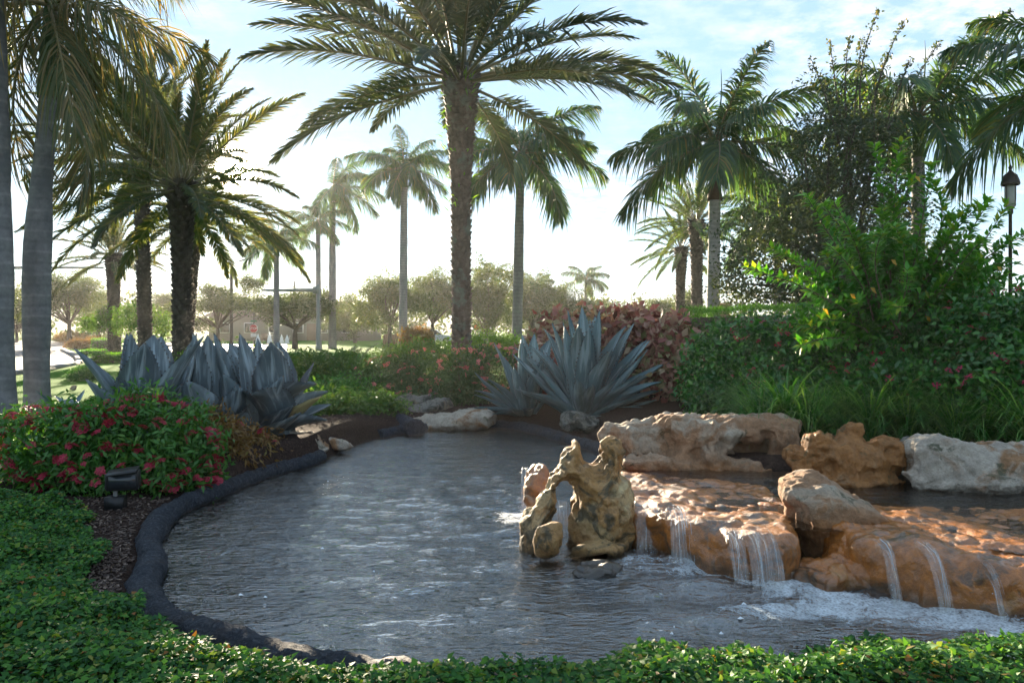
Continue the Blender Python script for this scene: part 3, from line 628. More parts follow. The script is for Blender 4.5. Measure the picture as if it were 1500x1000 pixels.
# falling water, strand by strand
k = mat('falling_water'); t = k.node('ShaderNodeAttribute', attribute_name='rnd')
df = k.node('ShaderNodeBsdfPrincipled', {'Base Color': (.75,.8,.85,1), 'Roughness': .12, 'Specular IOR Level': .6}); tr = k.node('ShaderNodeBsdfTransparent', {'Color': (.92,.94,.95,1)})
ms = k.node('ShaderNodeMixShader', {0: k.math('MULTIPLY_ADD', t.outputs['Fac'], .38, .06), 1: tr.outputs[0], 2: df.outputs[0]}); k.surf(ms.outputs[0]); M['fall'] = k.m
k = mat('falling_sheet'); t = k.node('ShaderNodeTexCoord'); mp = k.node('ShaderNodeMapping', {'Vector': t.outputs['Object'], 'Scale': (70, 6, 5)}); nz = k.noise(1.0, 4, .6, mp.outputs[0])
df = k.node('ShaderNodeBsdfPrincipled', {'Base Color': (.8,.85,.88,1), 'Roughness': .1, 'Specular IOR Level': .6}); tr = k.node('ShaderNodeBsdfTransparent', {'Color': (.95,.96,.96,1)}); gl = k.node('ShaderNodeBsdfGlossy', {'Roughness': .08, 'Normal': k.bump(nz, .8, .02)})
ms = k.node('ShaderNodeMixShader', {0: k.ramp(nz, [(.54, .0), (.78, .36)]), 1: tr.outputs[0], 2: df.outputs[0]}); ms2 = k.node('ShaderNodeMixShader', {0: .12, 1: ms.outputs[0], 2: gl.outputs[0]}); k.surf(ms2.outputs[0]); M['sheet'] = k.m
FL = ['widest veil of falling water at the middle of the orange shelf', 'thin veil of water falling beside the windowed rock', 'narrow strand of water falling near the shelf end', 'double veil of water falling by the pointed boulder', 'bright trickle running down the thick orange slab', 'splashing trickle at the corner of the thick orange slab', 'small run of water inside the rock window', 'splash pouring off the pinkish rock', 'faint drip down the face of the thick orange slab']
for i, (a, b) in enumerate(FALLS):
    rg = rng(100+i); mb = MB(); dr_ = MB(); g0 = G(b[0], b[1]); Yf = g0[1]; zt = H-(a[1]-HY)/F*(Yf+.06)
    wd = S(abs(b[0]-a[0])*.9+3, Yf); x0 = (a[0]-750)/F*Yf; nst = int(16+wd*170); cl = rg.random(3+int(wd*25))
    nst = int(nst*(.3 if i in (4, 5, 8) else .7))
    root = thing('waterfall', FL[i], 'waterfall', (x0, Yf, 0), 'water spilling over the rocks')
    sv = np.linspace(0, 1, 10); su = np.linspace(-.12, 1.12, 16); UU, VV = np.meshgrid(su, sv, indexing='ij'); fade = np.clip(np.minimum(UU+.12, 1.12-UU)*6, 0, 1)
    V = np.stack([wd*UU+.012*vnoise(np.stack([UU*4, VV*3, UU*0+i], -1).reshape(-1, 3), i).reshape(UU.shape), (.205-.285*VV**.45)+.012*vnoise(np.stack([UU*7, VV*1.5, UU*0], -1).reshape(-1, 3), i+5).reshape(UU.shape), (zt+.015)*(1-VV**1.6)-.02*VV-.05*(1-fade)*(1-VV)], -1).reshape(-1, 3)
    J = np.arange(160).reshape(16, 10); vm = MB(); vm.add(V, np.stack([J[:-1, :-1], J[1:, :-1], J[1:, 1:], J[:-1, 1:]], -1).reshape(-1, 4)); vm.build('veil', M['sheet'], root, True)
    for j in range(nst):
        u = rg.random() if rg.random() < .3 else cl[rg.integers(0, len(cl))]+rg.normal(0, .035); x = wd*u; h0 = zt+.01+rg.normal(0, .012); top = rg.random()*.6 if rg.random() < .6 else 0
        s = np.linspace(top, min(1, top+.3+rg.random()*.9), 6); yy = .20-.29*np.clip(s, 0, 1)**.45+rg.normal(0, .015); zz_ = h0*(1-s**1.6)-.02*s
        pts = np.stack([x+rg.normal(0, .012)*s+np.cumsum(rg.normal(0, .003, 6)), yy, zz_], 1); mb.tube(pts, (.0006+.0024*rg.random()**2)*(1-.4*s), 4, rg.random()**1.5)
    for j in range(nst):
        c = np.array([wd*rg.random()+rg.normal(0, .05), -.1+rg.normal(0, .07), abs(rg.normal(0, .06))+.005]); q = .0015+.003*rg.random()
        dr_.add(c+q*np.array([[1,0,0],[-1,0,0],[0,1,0],[0,-1,0],[0,0,1.3],[0,0,-1]]), [[0,2,4],[2,1,4],[1,3,4],[3,0,4],[2,0,5],[1,2,5],[3,1,5],[0,3,5]], .8)
    tag(mb.build('strands', M['fall'], root, True), kind='stuff'); tag(dr_.build('droplets', M['fall'], root, True), kind='stuff')
# floating foam flecks
rg = rng(77); mb = MB(); n = 0
while n < 14:
    p2 = G(rg.uniform(235, 560), rg.uniform(690, 900)) if rg.random() < .45 else G(rg.uniform(850, 1380), rg.uniform(800, 960))
    if psdf(p2[:1], p2[1:], POOL)[0] > -.12: continue
    n += 1; r_ = .003+.010*rg.random()**2.5; th = np.arange(8)*np.pi/4
    rr = r_*(1+.3*rg.normal(size=8)); V = np.stack([p2[0]+1.4*rr*np.cos(th), p2[1]+rr*np.sin(th), np.full(8, .008)], 1); mb.add(np.vstack([V, [p2[0], p2[1], .02]]), [[j, (j+1) % 8, 8] for j in range(8)])
M['foam'] = plain_mat('foam_flecks', (.7,.74,.76), .5)
tag(mb.build('foam_flecks', M['foam']), 'white foam flecks drifting on the pool', 'foam', kind='stuff')

# ================================================================== palms
def frond_mesh(name, L, a0, a1, n, ll, lw, pet, alpha, vang, vrand, droop, rad, seed, mleaf, bend=1.0, tipshort=.35):
    rg = rng(seed); mb = MB(); m = 22; t = np.linspace(0, 1, m)
    ang = R(a0)+(R(a1)-R(a0))*t**bend; st = L/(m-1)
    P = np.zeros((m, 3)); P[1:, 0] = np.cumsum(np.cos(ang[:-1])*st); P[1:, 2] = np.cumsum(np.sin(ang[:-1])*st)
    P[:, 1] += rg.normal(0, .04)*L*t**2
    rk = MB(); rk.tube(P, rad*(1-.85*t), 5, 1.0)
    T = norm(np.gradient(P, axis=0))
    for sd in (-1, 1):
        tt = np.linspace(pet, .995, n)+rg.normal(0, .15/n, n); tt = np.clip(tt, pet*.9, .999)
        p = np.stack([np.interp(tt, t, P[:, i]) for i in range(3)], 1); tg = norm(np.stack([np.interp(tt, t, T[:, i]) for i in range(3)], 1))
        side = np.zeros((n, 3)); side[:, 1] = sd; up = norm(np.cross(tg, side)*sd); up[up[:, 2] < -.2] *= 1
        u = (tt-pet)/(1-pet); al = R(alpha[0])+(R(alpha[1])-R(alpha[0]))*u+rg.normal(0, .06, n)
        v = R(vang)+rg.normal(0, R(vrand), n)
        d = tg*np.cos(al)[:, None]+(side*np.cos(v)[:, None]+up*np.sin(v)[:, None])*np.sin(al)[:, None]; d = norm(d)
        l = ll*(.35+.65*np.sin(np.pi*np.clip(u*.78+.14, 0, 1))**.7)*(1-(1-tipshort)*np.clip((u-.7)/.3, 0, 1)**1.5)*(1+rg.normal(0, .07, n))
        w = tg-d*np.sum(tg*d, 1, keepdims=True); w = norm(w)*lw*.5*(.8+.4*rg.random((n, 1)))
        dr = droop*(.6+.8*rg.random(n)); secs = []
        for s, wf in ((0, .55), (.35, 1.0), (.7, .75)):
            c = p+d*(l*s)[:, None]; c[:, 2] -= dr*l*s*s; secs += [c-w*wf, c+w*wf]
        c = p+d*(l*.98)[:, None]; c[:, 2] -= dr*l; secs.append(c)
        V = np.stack(secs, 1).reshape(-1, 3); Tm = np.array([[0,1,3],[0,3,2],[2,3,5],[2,5,4],[4,5,6]])
        TT = (Tm[None]+(np.arange(n)*7)[:, None, None]).reshape(-1, 3); mb.add(V, TT, np.repeat(rg.random(n)*.97, 7))
    nl = sum(len(x) for x in mb.T); mb.add(np.concatenate(rk.V), np.concatenate(rk.T), 1.0)
    me = mb.mesh(name); me.materials.append(mleaf); me.materials.append(M['rachis'])
    mi = np.zeros(len(me.polygons), dtype=np.int32); mi[nl:] = 1; me.polygons.foreach_set('material_index', mi)
    return me
ROYAL_E = [82, 62, 42, 22, 2, -22]
ROYAL = [[frond_mesh('royal_frond', 3.0, e, e-(38 if e > 70 else 62 if e > 30 else 48), 112, .74, .048, .10, (62, 25), 8, 34, .75 if e < 70 else .3, .035, 200+10*i+j, M['royal_leaf'], 1.15) for j in range(2)] for i, e in enumerate(ROYAL_E)]
TATTER = [[frond_mesh('tattered_frond', 3.0, e, e-(40 if e > 30 else 55), 74, .72, .030, .10, (58, 25), 4, 40, .95, .035, 280+10*i+j, M['tatter_leaf'], 1.1) for j in range(2)] for i, e in enumerate(ROYAL_E)]
DATE_E = [84, 66, 48, 32, 16, 2, -14]
def date_set(ml, s0, ll=.46): return [[frond_mesh('date_frond', 4.2, e, e-(26 if e > 60 else 34), 120, ll, .040, .2, (56, 18), 20, 20, .16, .04, s0+10*i+j, ml, 1.7, .5) for j in range(2)] for i, e in enumerate(DATE_E)]
DATE = date_set(M['date_leaf'], 400); DATEC = date_set(M['cool_date_leaf'], 500, .56); DATEG = date_set(M['green_date_leaf'], 600)

def lathe_trunk(base, top, prof, n=20, m=40, seed=1, wob=.02, mid=(0,0)):
    """prof: function t-> radius"""
    mb = MB(); t = np.linspace(0, 1, m); base = np.array(base); top = np.array(top)
    C = base+(top-base)*t[:, None]; C[:, 0] += mid[0]*np.sin(np.pi*t); C[:, 1] += mid[1]*np.sin(np.pi*t)
    th = np.arange(n)*2*np.pi/n; r = np.array([prof(x) for x in t])
    V = np.stack([C[:, None, 0]+r[:, None]*np.cos(th), C[:, None, 1]+r[:, None]*np.sin(th), np.repeat(C[:, 2:3], n, 1)], -1).reshape(-1, 3)
    cc = np.repeat(C, n, 0); dv = V-cc; V = cc+dv*(1+wob*3*fbm(V*2.0, 2, seed)+wob*vnoise(V*np.array([1, 1, 9.0]), seed+4))[:, None]
    J = np.arange(m*n).reshape(m, n); q = np.stack([J[:-1], np.roll(J, -1, 1)[:-1], np.roll(J, -1, 1)[1:], J[1:]], -1).reshape(-1, 4); mb.add(V, q); return mb, C
def put_fronds(root, at, sets, elevs, n, scale, seed, emin=-30, emax=85, az0=0.0, jit=6, rmin=.08, pw=1.0, skip=None):
    rg = rng(seed); ga = 2.39996
    for i in range(n):
        u = ((i+.5)/n)**pw; e = emax+(emin-emax)*u+rg.normal(0, 4); az = az0+i*ga+rg.normal(0, .12)
        
        if skip and skip((az+math.pi) % (2*math.pi)-math.pi, e): continue
        j = int(np.argmin([abs(e-x) for x in elevs])); me = sets[j][rg.integers(0, len(sets[j]))]
        s = scale*(.88+.2*rg.random())*(.8 if u < .06 else 1); rr = rmin*(.4+.6*u)
        m = Matrix.Rotation(az, 4, 'Z') @ Matrix.Rotation(-R(e-elevs[j]), 4, 'Y') @ Matrix.Rotation(rg.normal(0, R(10)), 4, 'X')
        o = obj('frond', me, None, root); o.location = (at[0]+rr*math.cos(az), at[1]+rr*math.sin(az), at[2]-.5*rr*u*3)
        o.rotation_euler = m.to_euler(); o.scale = (s,)*3
def royal(name, label, base, crown, r, nf, fl, seed, shaft=1.0, spear=True, tmat=None, emin=-32, emax=70, bulge=.25, brown=False, boots=None, az0=0.0, lean=(0, 0), skip=None, sets=None):
    root = thing(name, label, 'palm tree', base, 'royal palms of the garden')
    c = np.array(crown)-np.array(base); sh = np.array([c[0], c[1], c[2]-shaft])
    prof = lambda t: r*(1+.35*math.exp(-t*14))*(1+bulge*math.exp(-((t-.45)/.28)**2)-bulge*.3*t)*(1-.12*t)
    mb, C = lathe_trunk((0, 0, -.1), sh, prof, seed=seed, mid=lean); mb.build('trunk', tmat or M['royal_trunk'], root, True)
    sb = MB(); r1 = r*1.02; 
    mb2, _ = lathe_trunk(sh-np.array([0, 0, .05]), c, lambda t: r1*(1.08 if t < .08 else 1.0)*(1-.62*t**1.3), m=14, n=16, seed=seed+3, wob=.03)
    mb2.build('crownshaft', M['shaft_brown'] if brown else M['shaft'], root, True)
    s = fl/3.0
    put_fronds(root, c, sets or ROYAL, ROYAL_E, nf, s, seed, emin, emax, az0, skip=skip)
    if spear:
        sp = MB(); q = np.linspace(0, 1, 8); sp.tube(np.stack([c[0]+.06*np.sin(q*2)*fl, c[1]+0*q, c[2]+q*fl*.62], 1), .035*s*(1-.95*q)+.004, 5, .3); sp.build('spear_leaf', M['royal_leaf'], root)
    return root
def boots_mesh(C, prof, seed, r0, dens=1.0, lo=0.0, size=1.0):
    """old frond bases wrapped round a date palm trunk in spirals"""
    rg = rng(seed); mb = MB(); Ht = C[-1][2]-C[0][2]; rows = int(Ht/.13*dens); t_ = np.linspace(0, 1, len(C))
    for k_ in range(rows):
        t = lo+(1-lo)*(k_+.5)/rows; c = np.array([np.interp(t, t_, C[:, i]) for i in range(3)]); r = prof(t); nn = max(7, int(2*np.pi*r/.19))
        for j in range(nn):
            a = (j+.5*(k_ % 2))*2*np.pi/nn+rg.normal(0, .05)+k_*.09; w = 2*np.pi*r/nn*.52*size; h = .115*size*(.85+.4*rg.random()); dp = (.045+.035*rg.random())*size*(1+1.2*max(0, t-.75)*4)
            er = np.array([math.cos(a), math.sin(a), 0]); et = np.array([-math.sin(a), math.cos(a), 0]); ez = np.array([0, 0, 1.0]); p = c+er*(r*.97); p[2] += rg.normal(0, .012)
            V = [p-et*w-ez*h*.6, p+et*w-ez*h*.6, p+et*w*.75+ez*h*.55+er*dp, p-et*w*.75+ez*h*.55+er*dp, p+ez*h*.75+er*dp*.1]
            mb.add(V, [[0,1,2],[0,2,3],[2,4,3],[1,4,2],[0,3,4]], rg.random())
    return mb
def date(name, label, base, crown, r0, r1, nf, fl, seed, emin=-22, emax=86, sets=None, tmat=None, az0=0.0, boots=True, lean=(0,0), group='date palms of the garden', pw=1.0, skip=None):
    root = thing(name, label, 'palm tree', base, group); c = np.array(crown)-np.array(base)
    prof = lambda t: r0*(1+.18*math.exp(-t*12))+(r1-r0)*(0 if t < .6 else ((t-.6)/.4)**1.2)
    mb, C = lathe_trunk((0, 0, -.1), c, prof, n=18, m=50, seed=seed, mid=lean)
    if boots:
        bm_ = boots_mesh(C, prof, seed, r0, size=max(1, r0/.2)); mb.add(np.concatenate(bm_.V), np.concatenate(bm_.T))
    mb.build('trunk', tmat or M['date_trunk'], root, False)
    put_fronds(root, c, sets or DATE, DATE_E, nf, fl/4.2, seed, emin, emax, az0, rmin=r1*.7, pw=pw, skip=skip); return root
def gz(x, y): return float(ground_h(np.array([x]), np.array([y]))[0])
def base_at(px, Y): x = (px-750)/F*Y; return (x, Y, gz(x, Y))

# the big date palm in the middle
b = base_at(676, 19); cr = W(675, 100, 19)
DP = date('date_palm', 'tall date palm with shaggy trunk and long grey fronds by the pink shrubs', b, cr, .20, .40, 46, 4.9, 3, emin=-10, tmat=M['date_trunk_main'], az0=.4, pw=.8, sets=DATEC)
rg = rng(5); n = 170; a = rg.random(n)*2*np.pi; zz_ = cr[2]-b[2]-.3-rg.random(n)**1.5*3.2; rr = .24+.17*np.clip((zz_-4.0)/2.5, 0, 1)
pp = np.stack([cr[0]-b[0]+rr*np.cos(a)*1.05, cr[1]-b[1]+rr*np.sin(a)*1.05, zz_], 1); dd = np.stack([np.cos(a), np.sin(a), rg.normal(.3, .6, n)], 1)
mb = MB(); mb.leaves(pp, np.stack([rg.normal(0, .4, n), rg.normal(0, .4, n), np.ones(n)], 1), dd, .14+.14*rg.random(n), .04, True, rg); o = mb.build('clinging_fern', M['lime'], DP); tag(o, kind='stuff')

# royal palms
royal('royal_palm', 'grey royal palm trunk at the very edge beside the red flower bush', base_at(-2, 12.6), W(-14, -170, 12.6), .225, 12, 3.3, 21, tmat=M['royal_trunk_near'], bulge=.15, sets=TATTER)
royal('royal_palm', 'swollen grey royal palm trunk with hanging tattered fronds by the lawn', base_at(55, 13.6), W(72, 5, 13.6), .185, 13, 3.3, 22, shaft=1.6, tmat=M['royal_trunk_near'], bulge=.32, emin=-60, emax=40, lean=(-.1, 0), sets=TATTER)
royal('royal_palm', 'short royal palm in front of the stop sign post', base_at(405, 48), W(405, 350, 48), .17, 15, 2.6, 23, bulge=.1)
royal('royal_palm', 'slim royal palm trunk beside the signal arm', base_at(467, 58), W(466, 322, 58), .19, 13, 2.6, 24, bulge=.05, spear=False)
royal('royal_palm', 'royal palm standing close against the slim one', base_at(487, 60), W(487, 275, 60), .26, 17, 4.2, 25, bulge=.1, skip=lambda a, e: abs(a) > 1.9 and e > -15)
royal('royal_palm', 'royal palm with bare grey trunk above the cycads and round tree', base_at(590, 40), W(592, 245, 40), .20, 17, 2.9, 26, bulge=.1)
royal('royal_palm', 'royal palm with yellowing frond next to the shaggy date palm', base_at(756, 27), W(762, 222, 27), .17, 16, 3.1, 27, bulge=.12, az0=1.0)
royal('royal_palm', 'royal palm with white ringed trunk and tall spear leaf behind the hedge', base_at(1043, 20), W(1047, 205, 20), .165, 19, 2.9, 28, shaft=1.5, bulge=.1, brown=True, tmat=M['royal_trunk_pale'], emax=80, emin=-28)
royal('royal_palm', 'palm with upright fronds rising behind the dark small-leaved tree', base_at(1345, 19), W(1345, 168, 19), .16, 16, 2.9, 29, bulge=.1, emin=-20, emax=78)
royal('royal_palm', 'palm whose fronds arch in over the lamp post', base_at(1590, 12.5), W(1590, 105, 12.5), .18, 10, 2.5, 30, bulge=.1, emin=-25)
royal('royal_palm', 'low palm with sunlit yellow fronds behind the hedge tree', base_at(1140, 27), W(1140, 318, 27), .16, 15, 2.5, 33, bulge=.1, emin=-20)
royal('royal_palm', 'small distant palm above the far woodland', base_at(858, 85), W(858, 408, 85), .16, 12, 2.8, 34, bulge=.1, emin=-20)
royal('royal_palm', 'distant palm behind the round trees', base_at(722, 88), W(722, 402, 88), .16, 12, 2.8, 35, bulge=.1, emin=-20)
royal('royal_palm', 'far palm poking from woodland beside the ringed trunk', base_at(785, 90), W(785, 416, 90), .16, 12, 2.8, 36, bulge=.1, emin=-20)
# date palms
date('date_palm', 'date palm with the low sun shining through its fronds', base_at(268, 20), W(266, 265, 20), .21, .30, 62, 3.7, 41, emin=-30, az0=.7, skip=lambda a, e: -.35 < a < 1.0 and 0 < e < 40)
date('date_palm', 'slimmer date palm beside the sunlit one', base_at(214, 26), W(206, 225, 26), .19, .26, 52, 3.7, 42, emin=-30)
date('date_palm', 'date palm with low drooping fronds crowded behind the sunlit one', base_at(271, 30), W(288, 312, 30), .18, .25, 46, 3.5, 46, emin=-34, skip=lambda a, e: e > 24 and -.4 < a < 1.2)
date('date_palm', 'squat date palm above a shrub beyond the lawn', base_at(168, 40), W(166, 372, 40), .25, .32, 34, 2.8, 43, emin=-25)
date('date_palm', 'green date palm with drooping fronds next to the ringed palm trunk', base_at(1022, 33), W(1020, 322, 33), .20, .26, 38, 2.7, 44, emin=-35, sets=DATEG)
date('date_palm', 'shorter green date palm half hidden behind its taller neighbour', base_at(995, 37), W(998, 362, 37), .18, .24, 32, 2.4, 45, emin=-35, sets=DATEG)

# ================================================================== agaves: every leaf a part
def agave_leaf(name, w, chan, curl, twist, seed, m=14, nn=6):
    """unit-length leaf along +x, upper face +z"""
    rg = rng(seed); mb = MB(); t = np.linspace(0, 1, m)
    wid = w*np.interp(t, [0, .12, .35, .6, .85, .96, 1], [.62, .7, .95, .9, .45, .12, .012]); ang = curl*t**1.6; st = 1/(m-1)
    x = np.concatenate([[0], np.cumsum(np.cos(ang[:-1]))*st]); z = np.concatenate([[0], np.cumsum(-np.sin(ang[:-1]))*st])
    s = np.linspace(-1, 1, nn); th = .055*w/.2*np.interp(t, [0, .3, .8, 1], [1.6, .8, .3, .15])
    V = []
    for face in (1, -1):
        for i in range(m):
            yy = s*wid[i]*.5*(1+.0*rg.normal()); zz_ = chan*wid[i]*(s**2)*(1.1-.5*t[i]); zz_ = zz_+face*th[i]*.5*(1-s**2)**.8*(1 if face < 0 else -.1)
            tw = twist*t[i]; yy, zz_ = yy*math.cos(tw)-zz_*math.sin(tw), yy*math.sin(tw)+zz_*math.cos(tw)
            V.append(np.stack([x[i]-np.sin(ang[i])*zz_*-1, yy, z[i]+np.cos(ang[i])*zz_], 1))
    V = np.concatenate(V); V[:, 2] += .006*vnoise(V*9, seed); V[:, 1] += .006*vnoise(V*7+4, seed)
    J = np.arange(2*m*nn).reshape(2, m, nn); q = []
    q.append(np.stack([J[0, :-1, :-1], J[0, 1:, :-1], J[0, 1:, 1:], J[0, :-1, 1:]], -1).reshape(-1, 4)); q.append(np.stack([J[1, :-1, :-1], J[1, :-1, 1:], J[1, 1:, 1:], J[1, 1:, :-1]], -1).reshape(-1, 4))
    q.append(np.stack([J[0, :-1, 0], J[1, :-1, 0], J[1, 1:, 0], J[0, 1:, 0]], -1)); q.append(np.stack([J[0, :-1, -1], J[0, 1:, -1], J[1, 1:, -1], J[1, :-1, -1]], -1)); q.append(np.stack([J[0, -1, :-1], J[1, -1, :-1], J[1, -1, 1:], J[0, -1, 1:]], -1))
    r_ = np.where(np.repeat(np.tile(t, 2), nn) > .95, 1.0, .3); mb.add(V, np.concatenate(q), r_)
    for e in (0, nn-1):        # marginal teeth
        ed = V[:m*nn].reshape(m, nn, 3)[:, e]; sg = -1 if e == 0 else 1
        for u in np.arange(.12, .93, .045):
            p = np.array([np.interp(u, t, ed[:, i]) for i in range(3)]); h = .014
            mb.add([p+[-.010, -sg*.004, 0], p+[.010, -sg*.004, 0], p+[.004, sg*h, .003]], [[0, 1, 2]], 1.0)
    return mb.mesh(name)
BROAD = [agave_leaf('broad_leaf', .30+.05*i, .30+.1*(i % 3), c, tw, 70+i) for i, (c, tw) in enumerate([(.12, 0), (-.25, .25), (.45, -.3), (.05, .4), (.9, .1)])]
SLIM = [agave_leaf('slim_leaf', .165+.012*i, .34, c, tw, 90+i) for i, (c, tw) in enumerate([(.05, 0), (.2, .15), (-.12, -.1), (.35, .1)])]
CURL = agave_leaf('curled_leaf', .2, .3, 1.5, .3, 99)
def leaf_to(root, rp, me, m_, a, b, face=None, roll=0.0, wide=1.0):
    a = np.array(a); b = np.array(b); d = b-a; L = np.linalg.norm(d); xa = Vector(d/L)
    f = Vector(face) if face is not None else Vector((0, 0, 1)); za = (f-xa*f.dot(xa)).normalized(); ya = za.cross(xa)
    Mx = Matrix((xa, ya, za)).transposed().to_4x4() @ Matrix.Rotation(roll, 4, 'X')
    o = obj('leaf', me, None, root); o.rotation_euler = Mx.to_euler(); o.location = tuple(a-np.array(rp)); o.scale = (L, L*wide, L*wide)
    if o.material_slots and o.material_slots[0].material is not m_ or not o.material_slots:
        if not me.materials: me.materials.append(m_)
        o.material_slots[0].link = 'OBJECT'; o.material_slots[0].material = m_
    return o
def agave(label, basepx, Y, tips, meshes, m_, seed, nfill=0, fillL=(1.0, 1.4), fe=(15, 80), wide=1.0, fillrange=None, dry=(), spread=0.0):
    rp = W(*basepx, Y); rp[2] -= .05; root = thing('agave', label, 'agave', rp, 'agaves round the pool'); rg = rng(seed)
    for i, tp in enumerate(tips):
        px, py, dy = tp[:3]; w = tp[3] if len(tp) > 3 else 1.0; bx = tp[4] if len(tp) > 4 else spread*rg.normal()
        tip = W(px, py, Y+dy); out = np.array([tip[0]-rp[0], tip[1]-rp[1], 0]); on = norm(out)
        st = rp+on*.10+np.array([S(bx, Y), 0, .04*rg.random()])
        face = -on*1.0+np.array([0, 0, .9]); leaf_to(root, rp, meshes[i % len(meshes)], M['agave_dry'] if i in dry else m_, st, tip, face, rg.normal(0, .12), wide*w)
    for i in range(nfill):
        az = i*2.39996+rg.normal(0, .15) if fillrange is None else rg.uniform(*fillrange); u = (i+.5)/nfill; e = R(fe[1]+(fe[0]-fe[1])*u+rg.normal(0, 4)); L = fillL[0]+(fillL[1]-fillL[0])*rg.random()
        d = np.array([math.cos(az)*math.cos(e), math.sin(az)*math.cos(e), math.sin(e)]); st = rp+np.array([d[0], d[1], 0])*.1
        leaf_to(root, rp, meshes[rg.integers(0, len(meshes))], m_, st, st+d*L, (-d[0], -d[1], .6), rg.normal(0, .15), wide)
    # short stem that carries the rosette
    sb = MB(); sb.lathe([(.0, -.35), (.16, -.3), (.19, -.1), (.17, .05), (.08, .16), (0, .2)], n=12); sb.build('stem', M['agave_old'], root, True)
    return root
# left: two old broad-leaved plants
agave('broad grey agave with leaning twisted leaves behind the red flower bush', (215,640), 9.2,
      [(115,505,-.3,1.1), (182,487,.1,1.15), (222,480,.45,1.05), (213,500,-.45,1.05), (250,507,.3,.9), (292,488,-.1,1.1), (300,492,.4), (178,542,-.7,.8), (186,487,.6,.8), (205,538,-.8,1.0), (250,575,-.7,.9), (160,585,-.6,.9), (300,500,.8), (236,490,.8,.9), (150,600,.3,.8), (275,520,.6), (118,560,-.6,.9), (140,596,-.7,.9), (265,560,-.6,1.0)], BROAD, M['agave_old'], 301, wide=.94, spread=18)
agave('middle grey agave with one long furrowed leaf between its two neighbours', (305,640), 9.7, [(292,487,.0,1.2), (304,493,.4,1.0), (262,525,.2), (275,555,-.6,1.1), (335,575,-.7,1.2), (255,580,-.6)], BROAD, M['agave_old'], 304, wide=1.12, spread=12)
agave('broad grey agave with curling yellow leaf tips beside the shore rock', (385,640), 10.0,
      [(355,486,.1,1.1), (372,498,.5), (390,495,-.3,1.1), (405,498,.4), (440,528,-.2,1.15), (456,528,.3,1.0), (300,492,.0,1.1), (345,490,.5,.9), (318,500,.7), (375,540,-.7,1.2), (345,560,-.8,1.3), (420,560,-.7,1.2), (332,505,.3), (430,590,-.6,1.1), (320,590,-.6,1.2), (300,605,-.4,1.2), (350,578,-.9,1.4), (470,560,.2,1.1), (330,545,-.4,1.3), (410,530,.6,1.2), (470,575,-.4,1.0), (445,612,-.7,1.0), (478,600,-.3,.9), (485,590,.1,.8)], BROAD, M['agave_old'], 302, wide=.94, dry=(20,), spread=20)
agave('young agave with one blue leaf showing by the royal palm trunk', (102,600), 9.6, [(52,570,-.3,1.0), (80,575,.4,.9), (125,572,.5,.8), (120,592,-.4,.8)], SLIM, M['agave'], 303, wide=1.2)
# right: upright blue rosette and its lower neighbour
rt = [(835,452,.1), (853,446,.2), (884,455,.3), (845,468,-.5), (812,470,-.2), (805,475,.4), (822,478,-.5), (902,468,.3), (926,470,.5), (940,490,.3), (866,480,-.8), (890,500,-.7), (950,495,.6), (975,520,.4), (955,515,-.2), (962,545,.0), (975,565,.5), (940,540,-.6), (965,590,.3), (980,595,-.2), (772,520,-.1), (760,500,.5), (745,522,.2), (790,500,.6), (868,560,-1.1), (905,545,-.9), (845,560,-1.1), (770,560,-.6), (930,580,-.9), (750,560,.1), (960,610,.2), (915,605,-.9)]
agave('large upright blue agave rosette above the mottled rock', (855,612), 12.6, rt, SLIM, M['agave'], 311, nfill=14, fillL=(1.5, 1.9), fe=(35, 80), fillrange=(.3, 2.8), wide=1.15)
lt = [(727,500,0), (767,487,.3), (783,490,.6), (800,487,.5), (765,495,-.4), (740,515,.4), (690,548,-.2), (722,545,-.4), (695,575,-.3), (693,590,-.5), (745,600,-.8), (790,520,-.4), (810,520,.2), (720,600,-.7), (750,540,-.7), (700,560,.4), (820,560,-.3), (780,590,-1.0)]
agave('lower spreading blue agave leaning over the far pool rim', (772,608), 13.2, lt, SLIM, M['agave'], 312, wide=1.3)

# ================================================================== broadleaf trees
def rand_dirs(rg, n): return norm(rg.normal(size=(n, 3)))
def crown_points(rg, n, blobs, shell=.55, noise_amp=.25, seed=0):
    """points in a union of ellipsoids (c, r), denser towards the outside, uneven outline"""
    vol = np.array([b[1][0]*b[1][1]*b[1][2] for b in blobs])**.67; pick = rg.choice(len(blobs), n, p=vol/vol.sum())
    d = rand_dirs(rg, n); rad = shell+(1-shell)*rg.random(n)**.7
    rad = rad*(1+noise_amp*vnoise(d*2.3+pick[:, None]*7.7, seed)+noise_amp*.6*vnoise(d*5.1+pick[:, None]*3.1, seed+1))
    c = np.array([b[0] for b in blobs])[pick]; r = np.array([b[1] for b in blobs])[pick]; return c+d*r*rad[:, None], d
def foliage(rg, blobs, ncl, per, sig, size, asp=.5, shell=.55, up=.8, hi=False, seed=0, na=.25, droop=.0):
    C, D = crown_points(rg, ncl, blobs, shell, na, seed); n = ncl*per; ci = np.repeat(np.arange(ncl), per)
    P = C[ci]+rg.normal(size=(n, 3))*sig; N = norm(rand_dirs(rg, n)*.9+np.array([0, 0, up])+D[ci]*.4); Dn = rand_dirs(rg, n)+D[ci]*.5; Dn[:, 2] -= droop
    r = np.clip(np.repeat(rg.random(ncl), per)*.5+rg.random(n)*.5, 0, 1)
    mb = MB(); mb.leaves(P, N, Dn, size*(.7+.6*rg.random(n)), size*asp*(.8+.4*rg.random(n)), hi, rg, r); return mb, C
